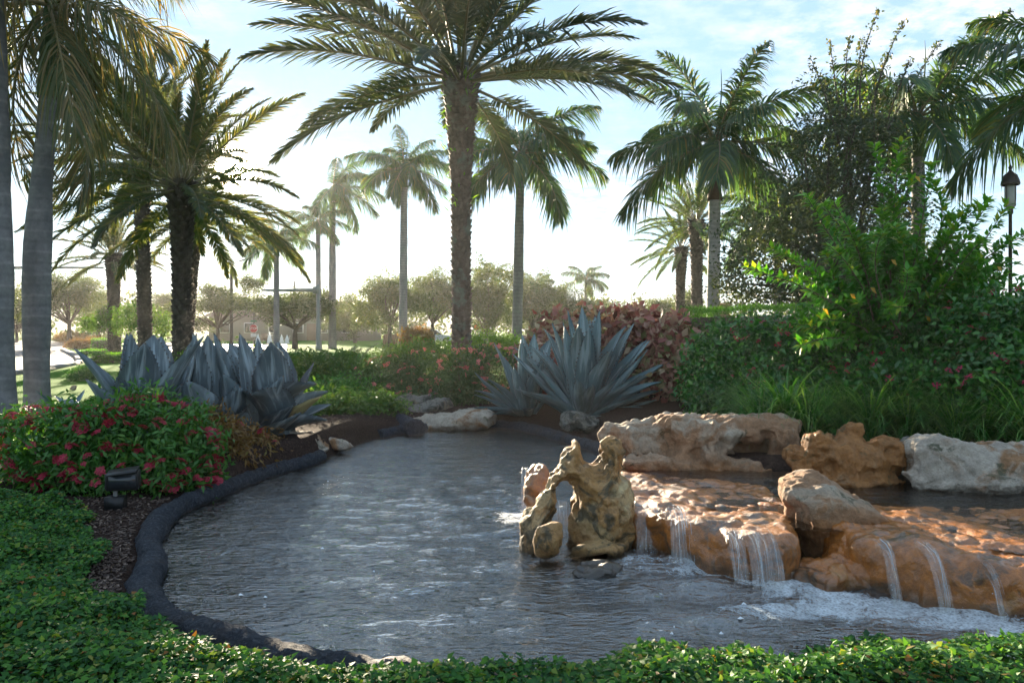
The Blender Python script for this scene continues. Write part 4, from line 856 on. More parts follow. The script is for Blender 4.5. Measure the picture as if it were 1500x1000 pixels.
def limbs(mb, rg, base, targets, r0, fork):
    """stem from base up to fork, then limbs to the targets"""
    base = np.array(base, dtype=float); fork = np.array(fork, dtype=float); q = np.linspace(0, 1, 7)[:, None]
    st = base+(fork-base)*q+np.array([.06, .05, 0])*np.sin(q*3)*np.linalg.norm(fork-base)*.3; mb.tube(st, r0*(1.25-.5*q[:, 0]), 8)
    for t in targets:
        t = np.array(t); mid = fork*.5+t*.5+rg.normal(size=3)*.08*np.linalg.norm(t-fork)+np.array([0, 0, .06*np.linalg.norm(t-fork)]); s = np.linspace(0, 1, 7)[:, None]
        mb.tube((1-s)**2*fork+2*s*(1-s)*mid+s*s*t, r0*.55*(1-.85*s[:, 0]), 5)
def tree_meshes(kind, seed):
    rg = rng(seed)
    if kind == 'round': blobs = [((0, 0, 4.6), (2.6, 2.6, 1.7)), ((1.4, .3, 4.0), (1.7, 1.7, 1.2)), ((-1.5, -.2, 4.1), (1.8, 1.7, 1.2)), ((.2, 0, 5.7), (1.5, 1.5, 1.1))]
    elif kind == 'spread': blobs = [((0, 0, 4.4), (3.0, 2.6, 1.0)), ((2.0, .2, 4.2), (1.7, 1.6, .8)), ((-2.0, 0, 4.1), (1.8, 1.6, .8)), ((.3, 0, 5.1), (1.7, 1.6, .8))]
    else: blobs = [((0, 0, 3.6), (2.4, 2.2, 2.6)), ((1.2, 0, 2.8), (1.6, 1.6, 1.8)), ((-1.2, 0, 3.0), (1.7, 1.6, 2.0)), ((.2, 0, 5.5), (1.4, 1.4, 1.4))]
    blobs = [(np.array(c)+rg.normal(size=3)*np.array([.5, .5, .3]), np.array(r)*(.75+.5*rg.random())) for c, r in blobs]+[((rg.normal(0, 1.6), rg.normal(0, 1), 4.2+rg.normal(0, .7)), (.9, .9, .7)) for _ in range(4)]
    f, C = foliage(rg, blobs, 380, 40, .2, .19, .5, .3, .7, seed=seed, na=.45)
    w = MB(); limbs(w, rg, (0, 0, -.1), C[rg.choice(len(C), 16, False)], .16, (.05, 0, 2.0 if kind != 'dense' else 1.2))
    return f.mesh('crown'), w.mesh('trunk', True)
TREES = {k_: [tree_meshes(k_, 800+10*i+j) for j in range(3)] for i, k_ in enumerate(('round', 'spread', 'dense'))}
def tree(label, px, toppy, Y, widepx, kind, v=0, rz=0.0):
    b = base_at(px, Y); top = H-(toppy-HY)/F*Y; hz = (top-b[2])/6.5; wx = S(widepx, Y)/5.6
    t = thing('shade_tree', label, 'tree', b, 'trees beyond the garden', rz); t.scale = (wx, wx, hz); c_, w_ = TREES[kind][int(px*7+v) % 3]
    obj('crown', c_, M['oak'], t); obj('trunk', w_, M['bark'], t); return t
for a in [('spreading tree over the road seen past the swollen palm trunk', 100, 402, 68, 115, 'round', 0, .4), ('hazy tree showing between the two grey palm trunks', 24, 425, 85, 80, 'dense', 1, 1.0),
          ('low hazy tree between the squat date palm and road tree', 145, 432, 92, 70, 'dense', 0, 2.0), ('pale tree beyond the trunks of the two left date palms', 238, 432, 88, 90, 'round', 1, 2.6),
          ('forked tree left of the tall light pole', 318, 415, 62, 110, 'spread', 0, .2), ('wide crowned tree behind the signal arm', 432, 420, 60, 135, 'spread', 1, 1.3),
          ('rounded sunlit tree behind the bare royal palm trunk', 572, 403, 60, 110, 'round', 1, 3.5), ('full tree left of the shaggy date palm trunk', 634, 400, 66, 105, 'round', 0, 4.2),
          ('low hazy tree at the end of the lawn by the house', 520, 438, 84, 90, 'dense', 1, 4.4), ('dark dense tree right of the shaggy date palm trunk', 712, 394, 64, 100, 'dense', 0, 5.0),
          ('soft grey tree behind the ringed grey trunk', 780, 412, 74, 120, 'dense', 1, .9), ('bushy tree under the small distant palm', 838, 424, 78, 100, 'dense', 0, 3.0),
          ('small hazy tree above the coppery bush', 962, 436, 64, 75, 'round', 1, 5.4), ('low distant tree right of the small distant palm', 905, 446, 84, 80, 'dense', 1, 2.2), ('thin tree behind the green date palms', 1010, 425, 60, 70, 'dense', 0, 1.2)]:
    tree(*a)
# the wood at the far side of the lawns
rg = rng(61); bl = []
for x in np.arange(-110, 110, 5.0): bl.append(((x+rg.normal(0, 1.5), 120+rg.normal(0, 6), 2.2+rg.random()*1.5), (4.2, 3.5, 2.2+1.6*rg.random())))
mb, _ = foliage(rg, bl, 2200, 16, .5, .6, .55, .3, .7, seed=62); tag(mb.build('far_wood', M['oak']), 'hazy belt of woodland closing the lawns far off', 'woodland', kind='stuff')

# the dark small-leaved tree behind the hedge
b = base_at(1235, 17); T_ = thing('dark_tree', 'dark airy small-leaved tree with bare twiggy shoots at its top', 'tree', b); rg = rng(71)
def loc(px, py, Y, b=b): return W(px, py, Y)-np.array(b)
bl = [(loc(1230, 290, 17), (1.6, 1.4, 1.6)), (loc(1170, 330, 17), (1.3, 1.2, 1.4)), (loc(1290, 300, 17.3), (1.2, 1.2, 1.5)), (loc(1130, 380, 16.6), (1.2, 1.2, 1.2)), (loc(1220, 400, 16.5), (1.9, 1.3, 1.0)), (loc(1230, 190, 17), (1.0, .9, 1.1)), (loc(1290, 210, 17.2), (.8, .8, 1.0)), (loc(1090, 420, 17), (.8, 1.0, .8)), (loc(1330, 390, 17), (1.2, 1.2, 1.0))]
mb, C = foliage(rg, bl, 620, 42, .16, .10, .5, .25, .5, seed=72, na=.3)
w = MB(); limbs(w, rg, (0, 0, -.1), C[rg.choice(len(C), 26, False)], .16, (0, 0, 1.8))
for tp, fr in (((1288,15),(1262,190)), ((1262,60),(1250,190)), ((1325,30),(1275,170)), ((1215,60),(1235,200)), ((1187,85),(1228,210)), ((1378,60),(1300,190)), ((1245,55),(1240,180)), ((1300,80),(1280,200)), ((1205,110),(1230,230)), ((1335,85),(1290,210))):
    s = np.linspace(0, 1, 14)[:, None]; a_ = loc(*fr, 17); e_ = loc(*tp, 17+rg.normal(0, .4)); mid = a_*.5+e_*.5+np.array([rg.normal(0, .15), 0, .2]); pts = (1-s)**2*a_+2*s*(1-s)*mid+s*s*e_
    w.tube(pts, .022*(1-.85*s[:, 0])+.003, 5); n = 150; u = rg.random(n)**.8; pp = np.stack([np.interp(u, s[:, 0], pts[:, i]) for i in range(3)], 1)+rg.normal(size=(n, 3))*.07*(1.4-u)[:, None]
    mb.leaves(pp, rand_dirs(rg, n), rand_dirs(rg, n)+np.array([0, 0, .5]), .085, .045, False, rg)
mb.build('crown', M['darktree'], T_); w.build('trunk', M['bark'], T_, True)

# ================================================================== bushes and beds
def bush(name, label, cat, base, blobs, ml, ncl, per, sig, size, asp=.45, seed=1, hi=True, up=.7, shell=.6, group=None, stems=14, na=.22, droop=.2):
    base = np.array(base, dtype=float); root = thing(name, label, cat, base, group); rg = rng(seed); bl = [(np.array(c)-base, r) for c, r in blobs]
    mb, C = foliage(rg, bl, ncl, per, sig, size, asp, shell, up, hi, seed, na, droop); mb.build('foliage', ml, root)
    w = MB()
    for t in C[rg.choice(len(C), min(stems, len(C)), False)]:
        q = np.linspace(0, 1, 5)[:, None]; st = np.array([t[0]*.45, t[1]*.45, -.1]); w.tube(st+(t-st)*q+np.array([0, 0, .1])*np.sin(q*3.1), .014*(1-.6*q[:, 0]), 4)
    w.build('stems', M['stem'], root); return root, C, rg
def flower_mesh(name, ml, r, n=16, seed=1, dome=.45):
    rg = rng(seed); mb = MB()
    for i in range(n):
        a = i*2.4; q = r*math.sqrt((i+.5)/n); c = np.array([q*math.cos(a), q*math.sin(a), dome*r*(1-(q/r)**2)]); nrm_ = norm(np.array([c[0]*.7, c[1]*.7, r]))
        for j in range(5):
            b_ = j*1.2566+i; d = np.array([math.cos(b_), math.sin(b_), .1]); mb.leaves(c[None], nrm_[None], d[None], r*.42, r*.26, False, rg)
    me = mb.mesh(name); me.materials.append(ml); return me
def put_flowers(root, pts, meshes, rg, s=1.0, up=.8):
    for p in pts:
        o = obj('flower', meshes[rg.integers(0, len(meshes))], None, root, p, (rg.normal(0, .5)-.25, rg.normal(0, .5), rg.random()*6), s*(.7+.6*rg.random()))
# red flower bush with its dry side
Y = 7.7; bb = W(160, 735, 7.4); bb[2] = .08
bl = [(W(110, 660, Y), (.62, .5, .40)), (W(205, 650, Y+.1), (.66, .5, .46)), (W(255, 670, Y), (.42, .45, .42)), (W(60, 650, Y+.2), (.42, .45, .36)), (W(180, 690, Y-.15), (.6, .4, .32)), (W(90, 695, Y-.1), (.42, .35, .28)), (W(270, 700, Y-.1), (.3, .35, .25))]
ro, C, rg = bush('flower_bush', 'rounded green bush dotted with clusters of crimson flowers', 'bush', bb, bl, M['pentas'], 620, 26, .075, .085, .36, 501, up=.6, shell=.75)
RED = [flower_mesh('crimson_cluster', M['rosered'], .045, 15, 20+i) for i in range(3)]
def shell_pts(rg, blobs, n, base, cond=None, lift=1.0):
    out = []
    while len(out) < n:
        b_ = blobs[rg.integers(0, len(blobs))]; d = rand_dirs(rg, 1)[0]
        if d[2] < -.25 or d[1] > .55: continue
        p = np.array(b_[0])+d*np.array(b_[1])*1.03*lift
        if any((((p-np.array(c))/np.array(r))**2).sum() < .92 for c, r in blobs): continue
        if cond and not cond(p): continue
        out.append(p-np.array(base))
    return out
put_flowers(ro, shell_pts(rg, bl, 290, bb), RED, rg, .95)
Y = 8.6; bb = W(330, 680, Y); bb[2] = .1; bl2 = [(W(318, 645, Y), (.34, .32, .30)), (W(360, 650, Y+.3), (.26, .26, .22)), (W(300, 635, Y+.1), (.3, .3, .28)), (W(388, 652, Y+.6), (.16, .2, .14)), (W(345, 668, Y-.1), (.22, .2, .2)), (W(375, 668, Y+.3), (.2, .2, .18)), (W(400, 668, Y+.8), (.14, .14, .12))]
ro, C, rg = bush('dry_bush', 'withered brown clump drying out beside the red flower bush', 'bush', bb, bl2, M['dry'], 210, 28, .06, .075, .34, 502, up=.3, shell=.6, droop=.9)
put_flowers(ro, shell_pts(rg, bl2, 9, bb), RED, rg, .8)
# pink flowering shrubs behind the stacked rocks
PK = [flower_mesh('coral_cluster', M['pinkpetal'], .05, 9, 30+i) for i in range(2)]
for lab, blp, sd, nf in (('low shrub flecked with pale pink blooms behind the stacked slabs', [(570, 560, 15.6, 55, 38), (620, 550, 15.8, 50, 38), (540, 575, 15.3, 34, 28), (600, 580, 15.2, 50, 26)], 511, 60),
                         ('coral flowered shrub between the slabs and the blue agaves', [(680, 550, 14.8, 40, 40), (725, 545, 15.2, 46, 40), (665, 580, 14.5, 34, 28), (700, 585, 14.6, 50, 26)], 512, 75)):
    bl = [(W(px, py, y), (S(rx, y), .6, S(rz, y))) for px, py, y, rx, rz in blp]; bb = np.array([bl[0][0][0], bl[0][0][1], .2])
    ro, C, rg = bush('pink_shrub', lab, 'bush', bb, bl, M['pinkshrub'], 420, 26, .09, .075, .45, sd, hi=False, shell=.6, group='pink flowering shrubs'); put_flowers(ro, shell_pts(rg, bl, nf, bb), PK, rg, 1.0)
# green shrubs of the back bed
for lab, blp, sd, mt, nm in (('leafy yellow green shrub in the bed behind the curling agave', [(480, 545, 17, 46, 22), (440, 540, 17.5, 40, 20), (520, 555, 16.6, 30, 18)], 521, 'shrub', 'green_shrub'),
                         ('low green ground shrub edging the dark inlet', [(480, 582, 14.6, 50, 18), (520, 578, 14.8, 34, 16), (445, 585, 14.4, 30, 16)], 522, 'pentas', 'green_shrub'),
                         ('bright lime leafed plants at the foot of the shaggy date palm', [(715, 508, 20.5, 34, 12), (690, 512, 20.2, 26, 12), (750, 508, 21, 26, 10)], 523, 'lime', 'lime_shrub'),
                         ('mixed green shrub left of the shaggy date palm', [(615, 520, 21, 40, 14), (650, 518, 22, 26, 14), (580, 525, 20, 30, 12)], 524, 'shrub', 'green_shrub'),
                         ('bronze tinted round shrub on the far lawn edge', [(612, 495, 34, 22, 12)], 525, 'dry', 'bronze_shrub'),
                         ('small white flecked shrub alone on the lawn', [(122, 557, 24, 15, 11)], 526, 'pentas', 'lawn_shrub'),
                         ('shrub climbing around the squat date palm', [(160, 470, 37, 26, 18), (200, 465, 36, 30, 24), (235, 478, 37, 16, 20), (130, 475, 38, 16, 8)], 527, 'shrub', 'green_shrub'),
                         ('low pinkish planting at the road bend', [(120, 504, 60, 24, 5), (140, 500, 62, 14, 5)], 528, 'dry', 'pink_planting'),
                         ('tawny mound of grasses on the far road island', [(105, 494, 84, 24, 7), (90, 495, 86, 14, 6)], 529, 'dry', 'grass_mound'),
                         ('creeping green plants around the dark inlet', [(505, 604, 12.6, 40, 13), (560, 600, 13.2, 30, 12), (455, 606, 12.2, 24, 12), (480, 598, 13.4, 40, 12)], 531, 'shrub', 'creeping_plants'),
                         ('dim green shrub right behind the broad grey agaves', [(330, 540, 16, 50, 22), (280, 545, 16.5, 30, 20)], 530, 'shrub', 'green_shrub')):
    bl = [(W(px, py, y), (S(rx, y), max(.5, S(rx, y)*.8), S(rz, y)+.05)) for px, py, y, rx, rz in blp]; bb = np.array([bl[0][0][0], bl[0][0][1], .1]); big = bl[0][0][1] > 30
    bush(nm, lab, 'bush', bb, bl, M[mt], 260 if big else 330, 16 if big else 24, .1, .15 if big else .09, .42, sd, hi=False, shell=.35 if big else .55)
# clipped hedge blocks by the road
def box_hedge(label, c, d, rz, size, seed, n, group=None):
    rg = rng(seed); root = thing('clipped_hedge', label, 'hedge', (c[0], c[1], c[2]), group, rz); d = np.array(d)
    f = rg.integers(0, 5, n); u = rg.random((n, 3))-.5; p = u*d
    for i, (ax, s) in enumerate(((0, -.5), (0, .5), (1, -.5), (1, .5), (2, .5))): p[f == i, ax] = s*d[ax]
    p += rg.normal(size=(n, 3))*.025; p += .05*fbm((p+seed)*1.6, 2, seed)[:, None]; p[:, 2] += d[2]/2; nn = np.zeros((n, 3))
    for i, (ax, s) in enumerate(((0, -1), (0, 1), (1, -1), (1, 1), (2, 1))): nn[f == i, ax] = s
    mb = MB(); mb.leaves(p, norm(nn+rg.normal(size=(n, 3))*.6), rand_dirs(rg, n)+nn*.6+np.array([0, 0, .3]), size*(.6+.8*rg.random(n)), size*.4, False, rg); mb.build('foliage', M['hedge'], root)
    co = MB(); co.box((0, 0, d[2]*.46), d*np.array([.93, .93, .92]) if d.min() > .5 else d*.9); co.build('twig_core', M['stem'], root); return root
for lab, px, py, Yh, wp, hp, sd in (('clipped box hedge block nearest the road bend', 156, 507, 58, 34, 15, 541), ('clipped hedge block in front of the box hedge', 160, 532, 36, 32, 12, 542), ('long low clipped hedge between lawn steps', 150, 516, 46, 46, 7, 543)):
    x = (px-750)/F*Yh; box_hedge(lab, (x, Yh, .05), (S(wp, Yh), 1.2, S(hp, Yh)), 0, .10, sd, 2600, 'clipped hedge blocks')
# the long hedge on the right
a = np.array([3.65, 15.6]); e = np.array([6.75, 9.3]); mid = (a+e)/2; Lh = np.hypot(*(e-a)); rz = math.atan2(*(e-a)[::-1])
box_hedge('long clipped green hedge running behind the dark flowering bush', (mid[0], mid[1], .3), (Lh, .9, 1.68), rz, .055, 551, 30000)
# coppery bush
bl = [(W(px, py, y), (S(rx, y), .7, S(rz, y))) for px, py, y, rx, rz in [(900, 500, 14.6, 70, 46), (950, 510, 14.2, 55, 45), (830, 510, 15, 50, 45), (975, 550, 13.6, 34, 50), (900, 550, 14.4, 70, 50), (990, 500, 14.4, 24, 36), (800, 530, 15.2, 36, 36)]]
bush('coppery_bush', 'coppery pink leaved bush rising behind the blue agaves', 'bush', np.array([bl[0][0][0], bl[0][0][1], .3]), bl, M['croton'], 620, 15, .10, .18, .58, 561, shell=.8, up=.5, na=.14, stems=24)
# dark glossy bush with magenta flowers
bl = [(W(px, py, y), (S(rx, y), .7, S(rz, y))) for px, py, y, rx, rz in [(1060, 540, 12.0, 60, 62), (1130, 530, 11.4, 70, 62), (1210, 525, 10.6, 80, 66), (1300, 515, 10.0, 90, 74), (1400, 510, 9.4, 90, 76), (1490, 505, 8.9, 90, 80), (1180, 560, 10.4, 80, 40), (1050, 580, 11.4, 44, 34), (1330, 560, 9.4, 110, 50), (1460, 560, 8.8, 100, 50)]]
ro, C, rg = bush('flowering_hedge', 'deep green glossy bush with scattered magenta flowers behind the border grass', 'bush', np.array([bl[2][0][0], bl[2][0][1], .35]), bl, M['dark_shrub'], 2600, 20, .085, .09, .5, 571, shell=.5, up=.5, na=.2, stems=40)
MG = [flower_mesh('magenta_cluster', M['magenta'], .035, 6, 40+i) for i in range(2)]
put_flowers(ro, shell_pts(rg, bl, 210, np.array([bl[2][0][0], bl[2][0][1], .35]), cond=lambda p: p[0] > 3.1), MG, rg, 1.15)
# tall open shrub with bright leaves
b = base_at(1310, 9.7); b = (b[0], b[1], .35); ro = thing('tall_shrub', 'tall open bright green shrub with long leafy shoots and a few yellow leaves', 'bush', b); rg = rng(581); mb = MB(); w = MB()
def lc(px, py, y): return W(px, py, y)-np.array(b)
SHO = [((1322,205),(1305,420)), ((1365,240),(1330,430)), ((1340,260),(1320,430)), ((1180,285),(1280,450)), ((1205,300),(1290,440)), ((1130,362),(1260,470)), ((1165,380),(1270,470)), ((1450,290),(1350,450)), ((1475,300),(1370,450)), ((1420,300),(1340,440)), ((1395,310),(1330,450)), ((1290,305),(1300,450)), ((1240,330),(1290,450)), ((1215,360),(1280,470)), ((1260,350),(1290,460)), ((1440,350),(1350,470)), ((1180,430),(1270,490)), ((1200,470),(1280,510)), ((1220,400),(1280,480)), ((1380,360),(1330,470)), ((1340,350),(1310,470)), ((1310,330),(1305,470)), ((1470,380),(1370,480)), ((1280,390),(1290,480)), ((1420,410),(1340,490)), ((1360,410),(1320,490)), ((1330,395),(1310,490)), ((1460,430),(1360,490)), ((1170,475),(1260,510)), ((1240,430),(1280,500))]
for tp, fr in SHO:
    for rep in range(2):
        dy = rg.normal(0, .45); s = np.linspace(0, 1, 12)[:, None]; a_ = lc(*fr, 9.7+dy*.4); e_ = lc(tp[0]+rep*rg.normal(0, 22), tp[1]+rep*rg.uniform(5, 40), 9.6+dy); mid = a_*.5+e_*.5+np.array([rg.normal(0, .16), rg.normal(0, .1), .1+.12*rg.random()]); pts = (1-s)**2*a_+2*s*(1-s)*mid+s*s*e_; pts = pts+.02*fbm(pts*3+rep*9, 2, 7)[:, None]*s
        w.tube(pts, .012*(1-.8*s[:, 0])+.002, 4); Ls = np.linalg.norm(e_-a_); n = int(58+42*Ls); u = .12+.88*rg.random(n)**.75; pp = np.stack([np.interp(u, s[:, 0], pts[:, i]) for i in range(3)], 1)
        tg = norm(e_-a_); d = rand_dirs(rg, n); d = norm(d-tg*np.sum(d*tg, 1, keepdims=True)); 
        mb.leaves(pp+d*.02*rg.random((n, 1)), norm(np.array([0, 0, 1])+rand_dirs(rg, n)*.5+tg*.3), d+tg*.7, .075+.075*rg.random(n), .042+.02*rg.random(n), True, rg, np.clip(.25+.6*u+rg.normal(0, .18, n), 0, .99))
for q in range(9):
    p = lc(*[(1340,258),(1327,303),(1245,430),(1275,421),(1355,463),(1390,455),(1205,452),(1460,390),(1305,380)][q], 9.2); mb.leaves(p[None], np.array([[.1,-1,.4]]), np.array([[.6,0,-.5]]), .11, .06, True, rg, np.array([1.0]))
blf = [(lc(px, py, 9.8), (S(rx, 9.8), .5, S(rz, 9.8))) for px, py, rx, rz in [(1250, 440, 60, 50), (1320, 420, 60, 70), (1400, 420, 60, 60), (1440, 400, 40, 50), (1210, 480, 50, 36), (1300, 370, 40, 40)]]
fm, _ = foliage(rg, blf, 300, 14, .07, .11, .5, .3, .6, True, 583, .35, .3); mb.add(np.concatenate(fm.V), np.concatenate(fm.T), np.concatenate(fm.r)*.8)
w.tube([(0, 0, -.1), (.02, 0, .7), (.0, 0, 1.3), (-.02, 0, 1.8)], [.05, .045, .035, .02], 6)
mb.build('foliage', M['bright_shrub'], ro); w.build('stems', M['stem'], ro)

# border grass clumps
def grass_mesh(seed, n=260, L=.95):
    rg = rng(seed); mb = MB(); az = rg.random(n)*2*np.pi; le = L*(.6+.5*rg.random(n)); e0 = R(88)-np.abs(rg.normal(0, .35, n)); bend = 1.4+1.5*rg.random(n); t = np.linspace(0, 1, 6)
    for i in range(n):
        a = e0[i]-bend[i]*t**1.3; st = le[i]/5; r = np.concatenate([[0], np.cumsum(np.cos(a[:-1])*st)]); z = np.concatenate([[0], np.cumsum(np.sin(a[:-1])*st)]); r = r+.05*rg.random()
        c = np.stack([r*math.cos(az[i]), r*math.sin(az[i]), z], 1); sd = np.array([-math.sin(az[i]), math.cos(az[i]), 0])*.008; w_ = np.array([.7, 1, .95, .8, .5, .08])[:, None]
        V = np.concatenate([c-sd*w_, c+sd*w_]); mb.add(V, [[j, j+6, j+7, j+1] for j in range(5)], rg.random())
    me = mb.mesh('grass_clump'); me.materials.append(M['liriope']); return me
GRS = [grass_mesh(s) for s in (1, 2, 3)]; rg = rng(591)
for i, (px, py) in enumerate([(1115,625),(1150,622),(1185,630),(1125,610),(1160,612),(1205,622),(1240,618),(1275,626),(1305,620),(1215,605),(1255,606),(1290,608),(1330,628),(1365,622),(1400,632),(1340,608),(1380,610),(1420,618),(1440,634),(1475,628),(1510,640),(1460,610),(1500,615),(1105,600),(1180,598),(1540,622)]):
    Yg = 1.27*F/(py+22-HY); p = W(px, py, Yg); o = obj('border_grass', GRS[i % 3], None, None, (p[0], p[1], .34), (0, 0, rg.random()*6), (.95+.35*rg.random()))
    tag(o, 'arching tuft of dark green border grass behind the boulders', 'grass', 'border grass tufts')

# cycads / fan leaves in the back bed
CY = [[frond_mesh('cycad_frond', 1.0, e_, e_-45, 34, .16, .017, .1, (66, 35), 20, 8, .05, .012, 900+i, M['royal_leaf'], 1.3)] for i, e_ in enumerate((75, 50, 28, 8))]
for lab, px, py, y, s, sd in (('dark cycad beside the slim royal palm trunk', 448, 520, 20, .85, 1), ('larger spiky cycad below the bare royal palms', 515, 520, 19, 1.0, 2), ('cycad behind the curling agave', 420, 515, 22, .8, 3), ('cycad at the foot of the bare grey royal palm', 585, 520, 21, .7, 4), ('cycad between the two spiky ones', 482, 515, 20.5, .9, 5), ('sunlit cycad at the right end of the row', 545, 512, 22, .75, 6), ('low cycad near the shaggy date palm', 640, 515, 23, .75, 7)):
    p = W(px, py, y); ro = thing('cycad', lab, 'cycad', (p[0], p[1], .12), 'cycads in the back bed'); put_fronds(ro, (0, 0, .25), CY, [75, 50, 28, 8], 26, s*1.15, 70+sd, 0, 75, sd, rmin=.05)
    st = MB(); st.lathe([(0, -.1), (.13, -.1), (.14, .15), (.07, .28), (0, .3)], n=10); st.build('trunk', M['date_trunk'], ro)

# ================================================================== ivy carpet
IV = np.array([G(*q, .2) for q in [(-60,722),(60,722),(120,738),(134,775),(132,815),(128,845),(168,880),(212,912),(296,940),(400,955),(520,968),(700,967),(967,953),(1233,942),(1340,930),(1440,920),(1620,908),(1620,1120),(-160,1120)]])
rg = rng(601); lo, hi_ = IV.min(0), IV.max(0); N0 = 300000; xy = lo+(hi_-lo)*rg.random((N0, 2))
d = psdf(xy[:, 0], xy[:, 1], IV); edge = .12*vnoise(np.concatenate([xy*4, xy[:, :1]*0], 1), 3); kp_ = d+edge < 0; xy = xy[kp_]; d = d[kp_]
mound = .05*fbm(np.concatenate([xy*3.2, xy[:, :1]*0], 1), 3, 8)+.10*np.clip(-d/.5, 0, 1)
xy_n = len(xy); z = ground_h(xy[:, 0], xy[:, 1])+.05+mound+.06*rg.random(xy_n)
near = np.hypot(xy[:, 0], xy[:, 1]); keep = rg.random(xy_n) < np.clip(1.15-.05*(near-3), .5, 1); xy, z = xy[keep], z[keep]; n = len(xy)
gn = np.stack([rg.normal(0, .45, n), rg.normal(0, .45, n)-.15, np.ones(n)], 1); dd = rand_dirs(rg, n); dd[:, 2] *= .35
mb = MB(); mb.leaves(np.concatenate([xy, z[:, None]], 1), gn, dd, .026+.020*rg.random(n), .019+.012*rg.random(n), True, rg)
tag(mb.build('ivy_carpet', M['ivy']), 'dense low carpet of small glossy ivy leaves', 'ground cover', kind='stuff')
# mulch chips on the bare strip
rg = rng(611); mb = MB(); cand = np.array([G(rg.uniform(110, 250), rg.uniform(725, 900), .12) if n < 2600 else G(rg.uniform(470, 640), rg.uniform(600, 640), .12) for n in range(3400)])
cand = cand[psdf(cand[:, 0], cand[:, 1], POOL) > .22]
for p, h_ in zip(cand, ground_h(cand[:, 0], cand[:, 1])):
    mb.box((p[0], p[1], h_+.006), (.012+.03*rg.random(), .006+.008*rg.random(), .006), rg.random()*3.1, rg.random(), rg.normal(0, .3), rg.normal(0, .3))
M['mulch'] = leaf_mat('mulch_chip', [(0, (.03,.02,.017)), (.7, (.08,.052,.04)), (1, (.2,.15,.12))], .0, rough=.8)
tag(mb.build('mulch_chips', M['mulch']), 'dark brown wood mulch chips beside the pool rim', 'mulch', kind='stuff')

# ================================================================== fittings and far things
M['black'] = plain_mat('black_metal', (.016,.017,.018), .45, metal=.3); M['bronze'] = plain_mat('dark_bronze_metal', (.06,.048,.04), .5, metal=.4); M['glass'] = plain_mat('lamp_glass', (.32,.31,.27), .15)
M['galv'] = plain_mat('galvanised_steel', (.22,.23,.23), .5, metal=.5); M['sage'] = plain_mat('grey_green_paint', (.10,.13,.12), .5); M['red'] = plain_mat('red_sign', (.45,.03,.03), .5); M['white'] = plain_mat('white_paint', (.7,.7,.68), .6); M['wood'] = plain_mat('brown_boards', (.16,.10,.06), .8); M['wall'] = plain_mat('beige_stucco', (.2,.18,.15), .9); M['roof'] = plain_mat('brown_roof', (.16,.11,.09), .9); M['green'] = plain_mat('green_sign', (.02,.14,.06), .5); M['orange'] = plain_mat('orange_sign', (.7,.16,.02), .5); M['carblue'] = plain_mat('pale_blue_car_paint', (.35,.42,.5), .25); M['darkglass'] = plain_mat('dark_glass', (.03,.035,.04), .1); M['stonepost'] = plain_mat('tan_stone', (.34,.26,.18), .9, bump=.4)
# garden floodlight
c = W(178, 698, 6.75); gzl = gz(c[0], c[1]-.05); fl = thing('floodlight', 'boxy black floodlight on a short post in front of the red flower bush', 'light', (c[0], c[1], gzl)); fl.scale = (.86, .86, .9)
hz_ = c[2]-gzl; mb = MB(); mb.box((.02, 0, hz_), (.30, .15, .165), .25, rx=R(8)); o = mb.build('housing', M['black'], fl); md = o.modifiers.new('bevel', 'BEVEL'); md.width = .012; md.segments = 2
mb = MB(); mb.box((.04, -.05, hz_+.092), (.27, .19, .012), .25, rx=R(8), ry=R(-6)); mb.build('visor', M['black'], fl); mb = MB(); mb.box((.045, -.078, hz_-.005), (.245, .008, .125), .25, rx=R(8)); mb.build('lens', M['darkglass'], fl)
mb = MB(); mb.box((-.13, .02, hz_-.01), (.06, .13, .14), .25); mb.build('end_cap', M['black'], fl); mb = MB(); mb.tube([(-.06, 0, hz_-.08), (-.06, 0, .1)], .022, 10); mb.build('post', M['galv'], fl); mb = MB(); mb.box((-.06, 0, .05), (.17, .13, .14), .1); mb.build('base_box', M['black'], fl)
# lamp post
p = W(1480, 430, 13); gzp = .1; lp = thing('lamp_post', 'slim bronze lamp post with domed lantern beside the tall shrub', 'lamp post', (p[0], p[1], gzp)); zt = H-(248-HY)/F*13-gzp; lp.scale = (.72, .72, 1)
mb = MB(); mb.lathe([(.0, -.1), (.12, -.1), (.12, .3), (.07, .42), (.05, .6), (.036, zt-.75), (.06, zt-.73), (.06, zt-.66), (0, zt-.65)], n=14); mb.build('pole', M['bronze'], lp, True)
mb = MB(); mb.lathe([(.06, zt-.66), (.10, zt-.62), (.12, zt-.5), (.12, zt-.3), (.09, zt-.26)], n=14); mb.build('lantern_glass', M['glass'], lp, True)
for a_ in range(4):
    mb = MB(); an = a_*math.pi/2+.4; mb.tube([(.125*math.cos(an), .125*math.sin(an), zt-.62), (.13*math.cos(an), .13*math.sin(an), zt-.25)], .008, 5); mb.build('strut', M['bronze'], lp)
mb = MB(); mb.lathe([(.18, zt-.27), (.20, zt-.25), (.19, zt-.2), (.14, zt-.1), (.06, zt-.05), (.03, zt-.02), (.03, zt), (.045, zt+.03), (.02, zt+.06), (0, zt+.09)], n=18); mb.build('dome_cap', M['bronze'], lp, True)
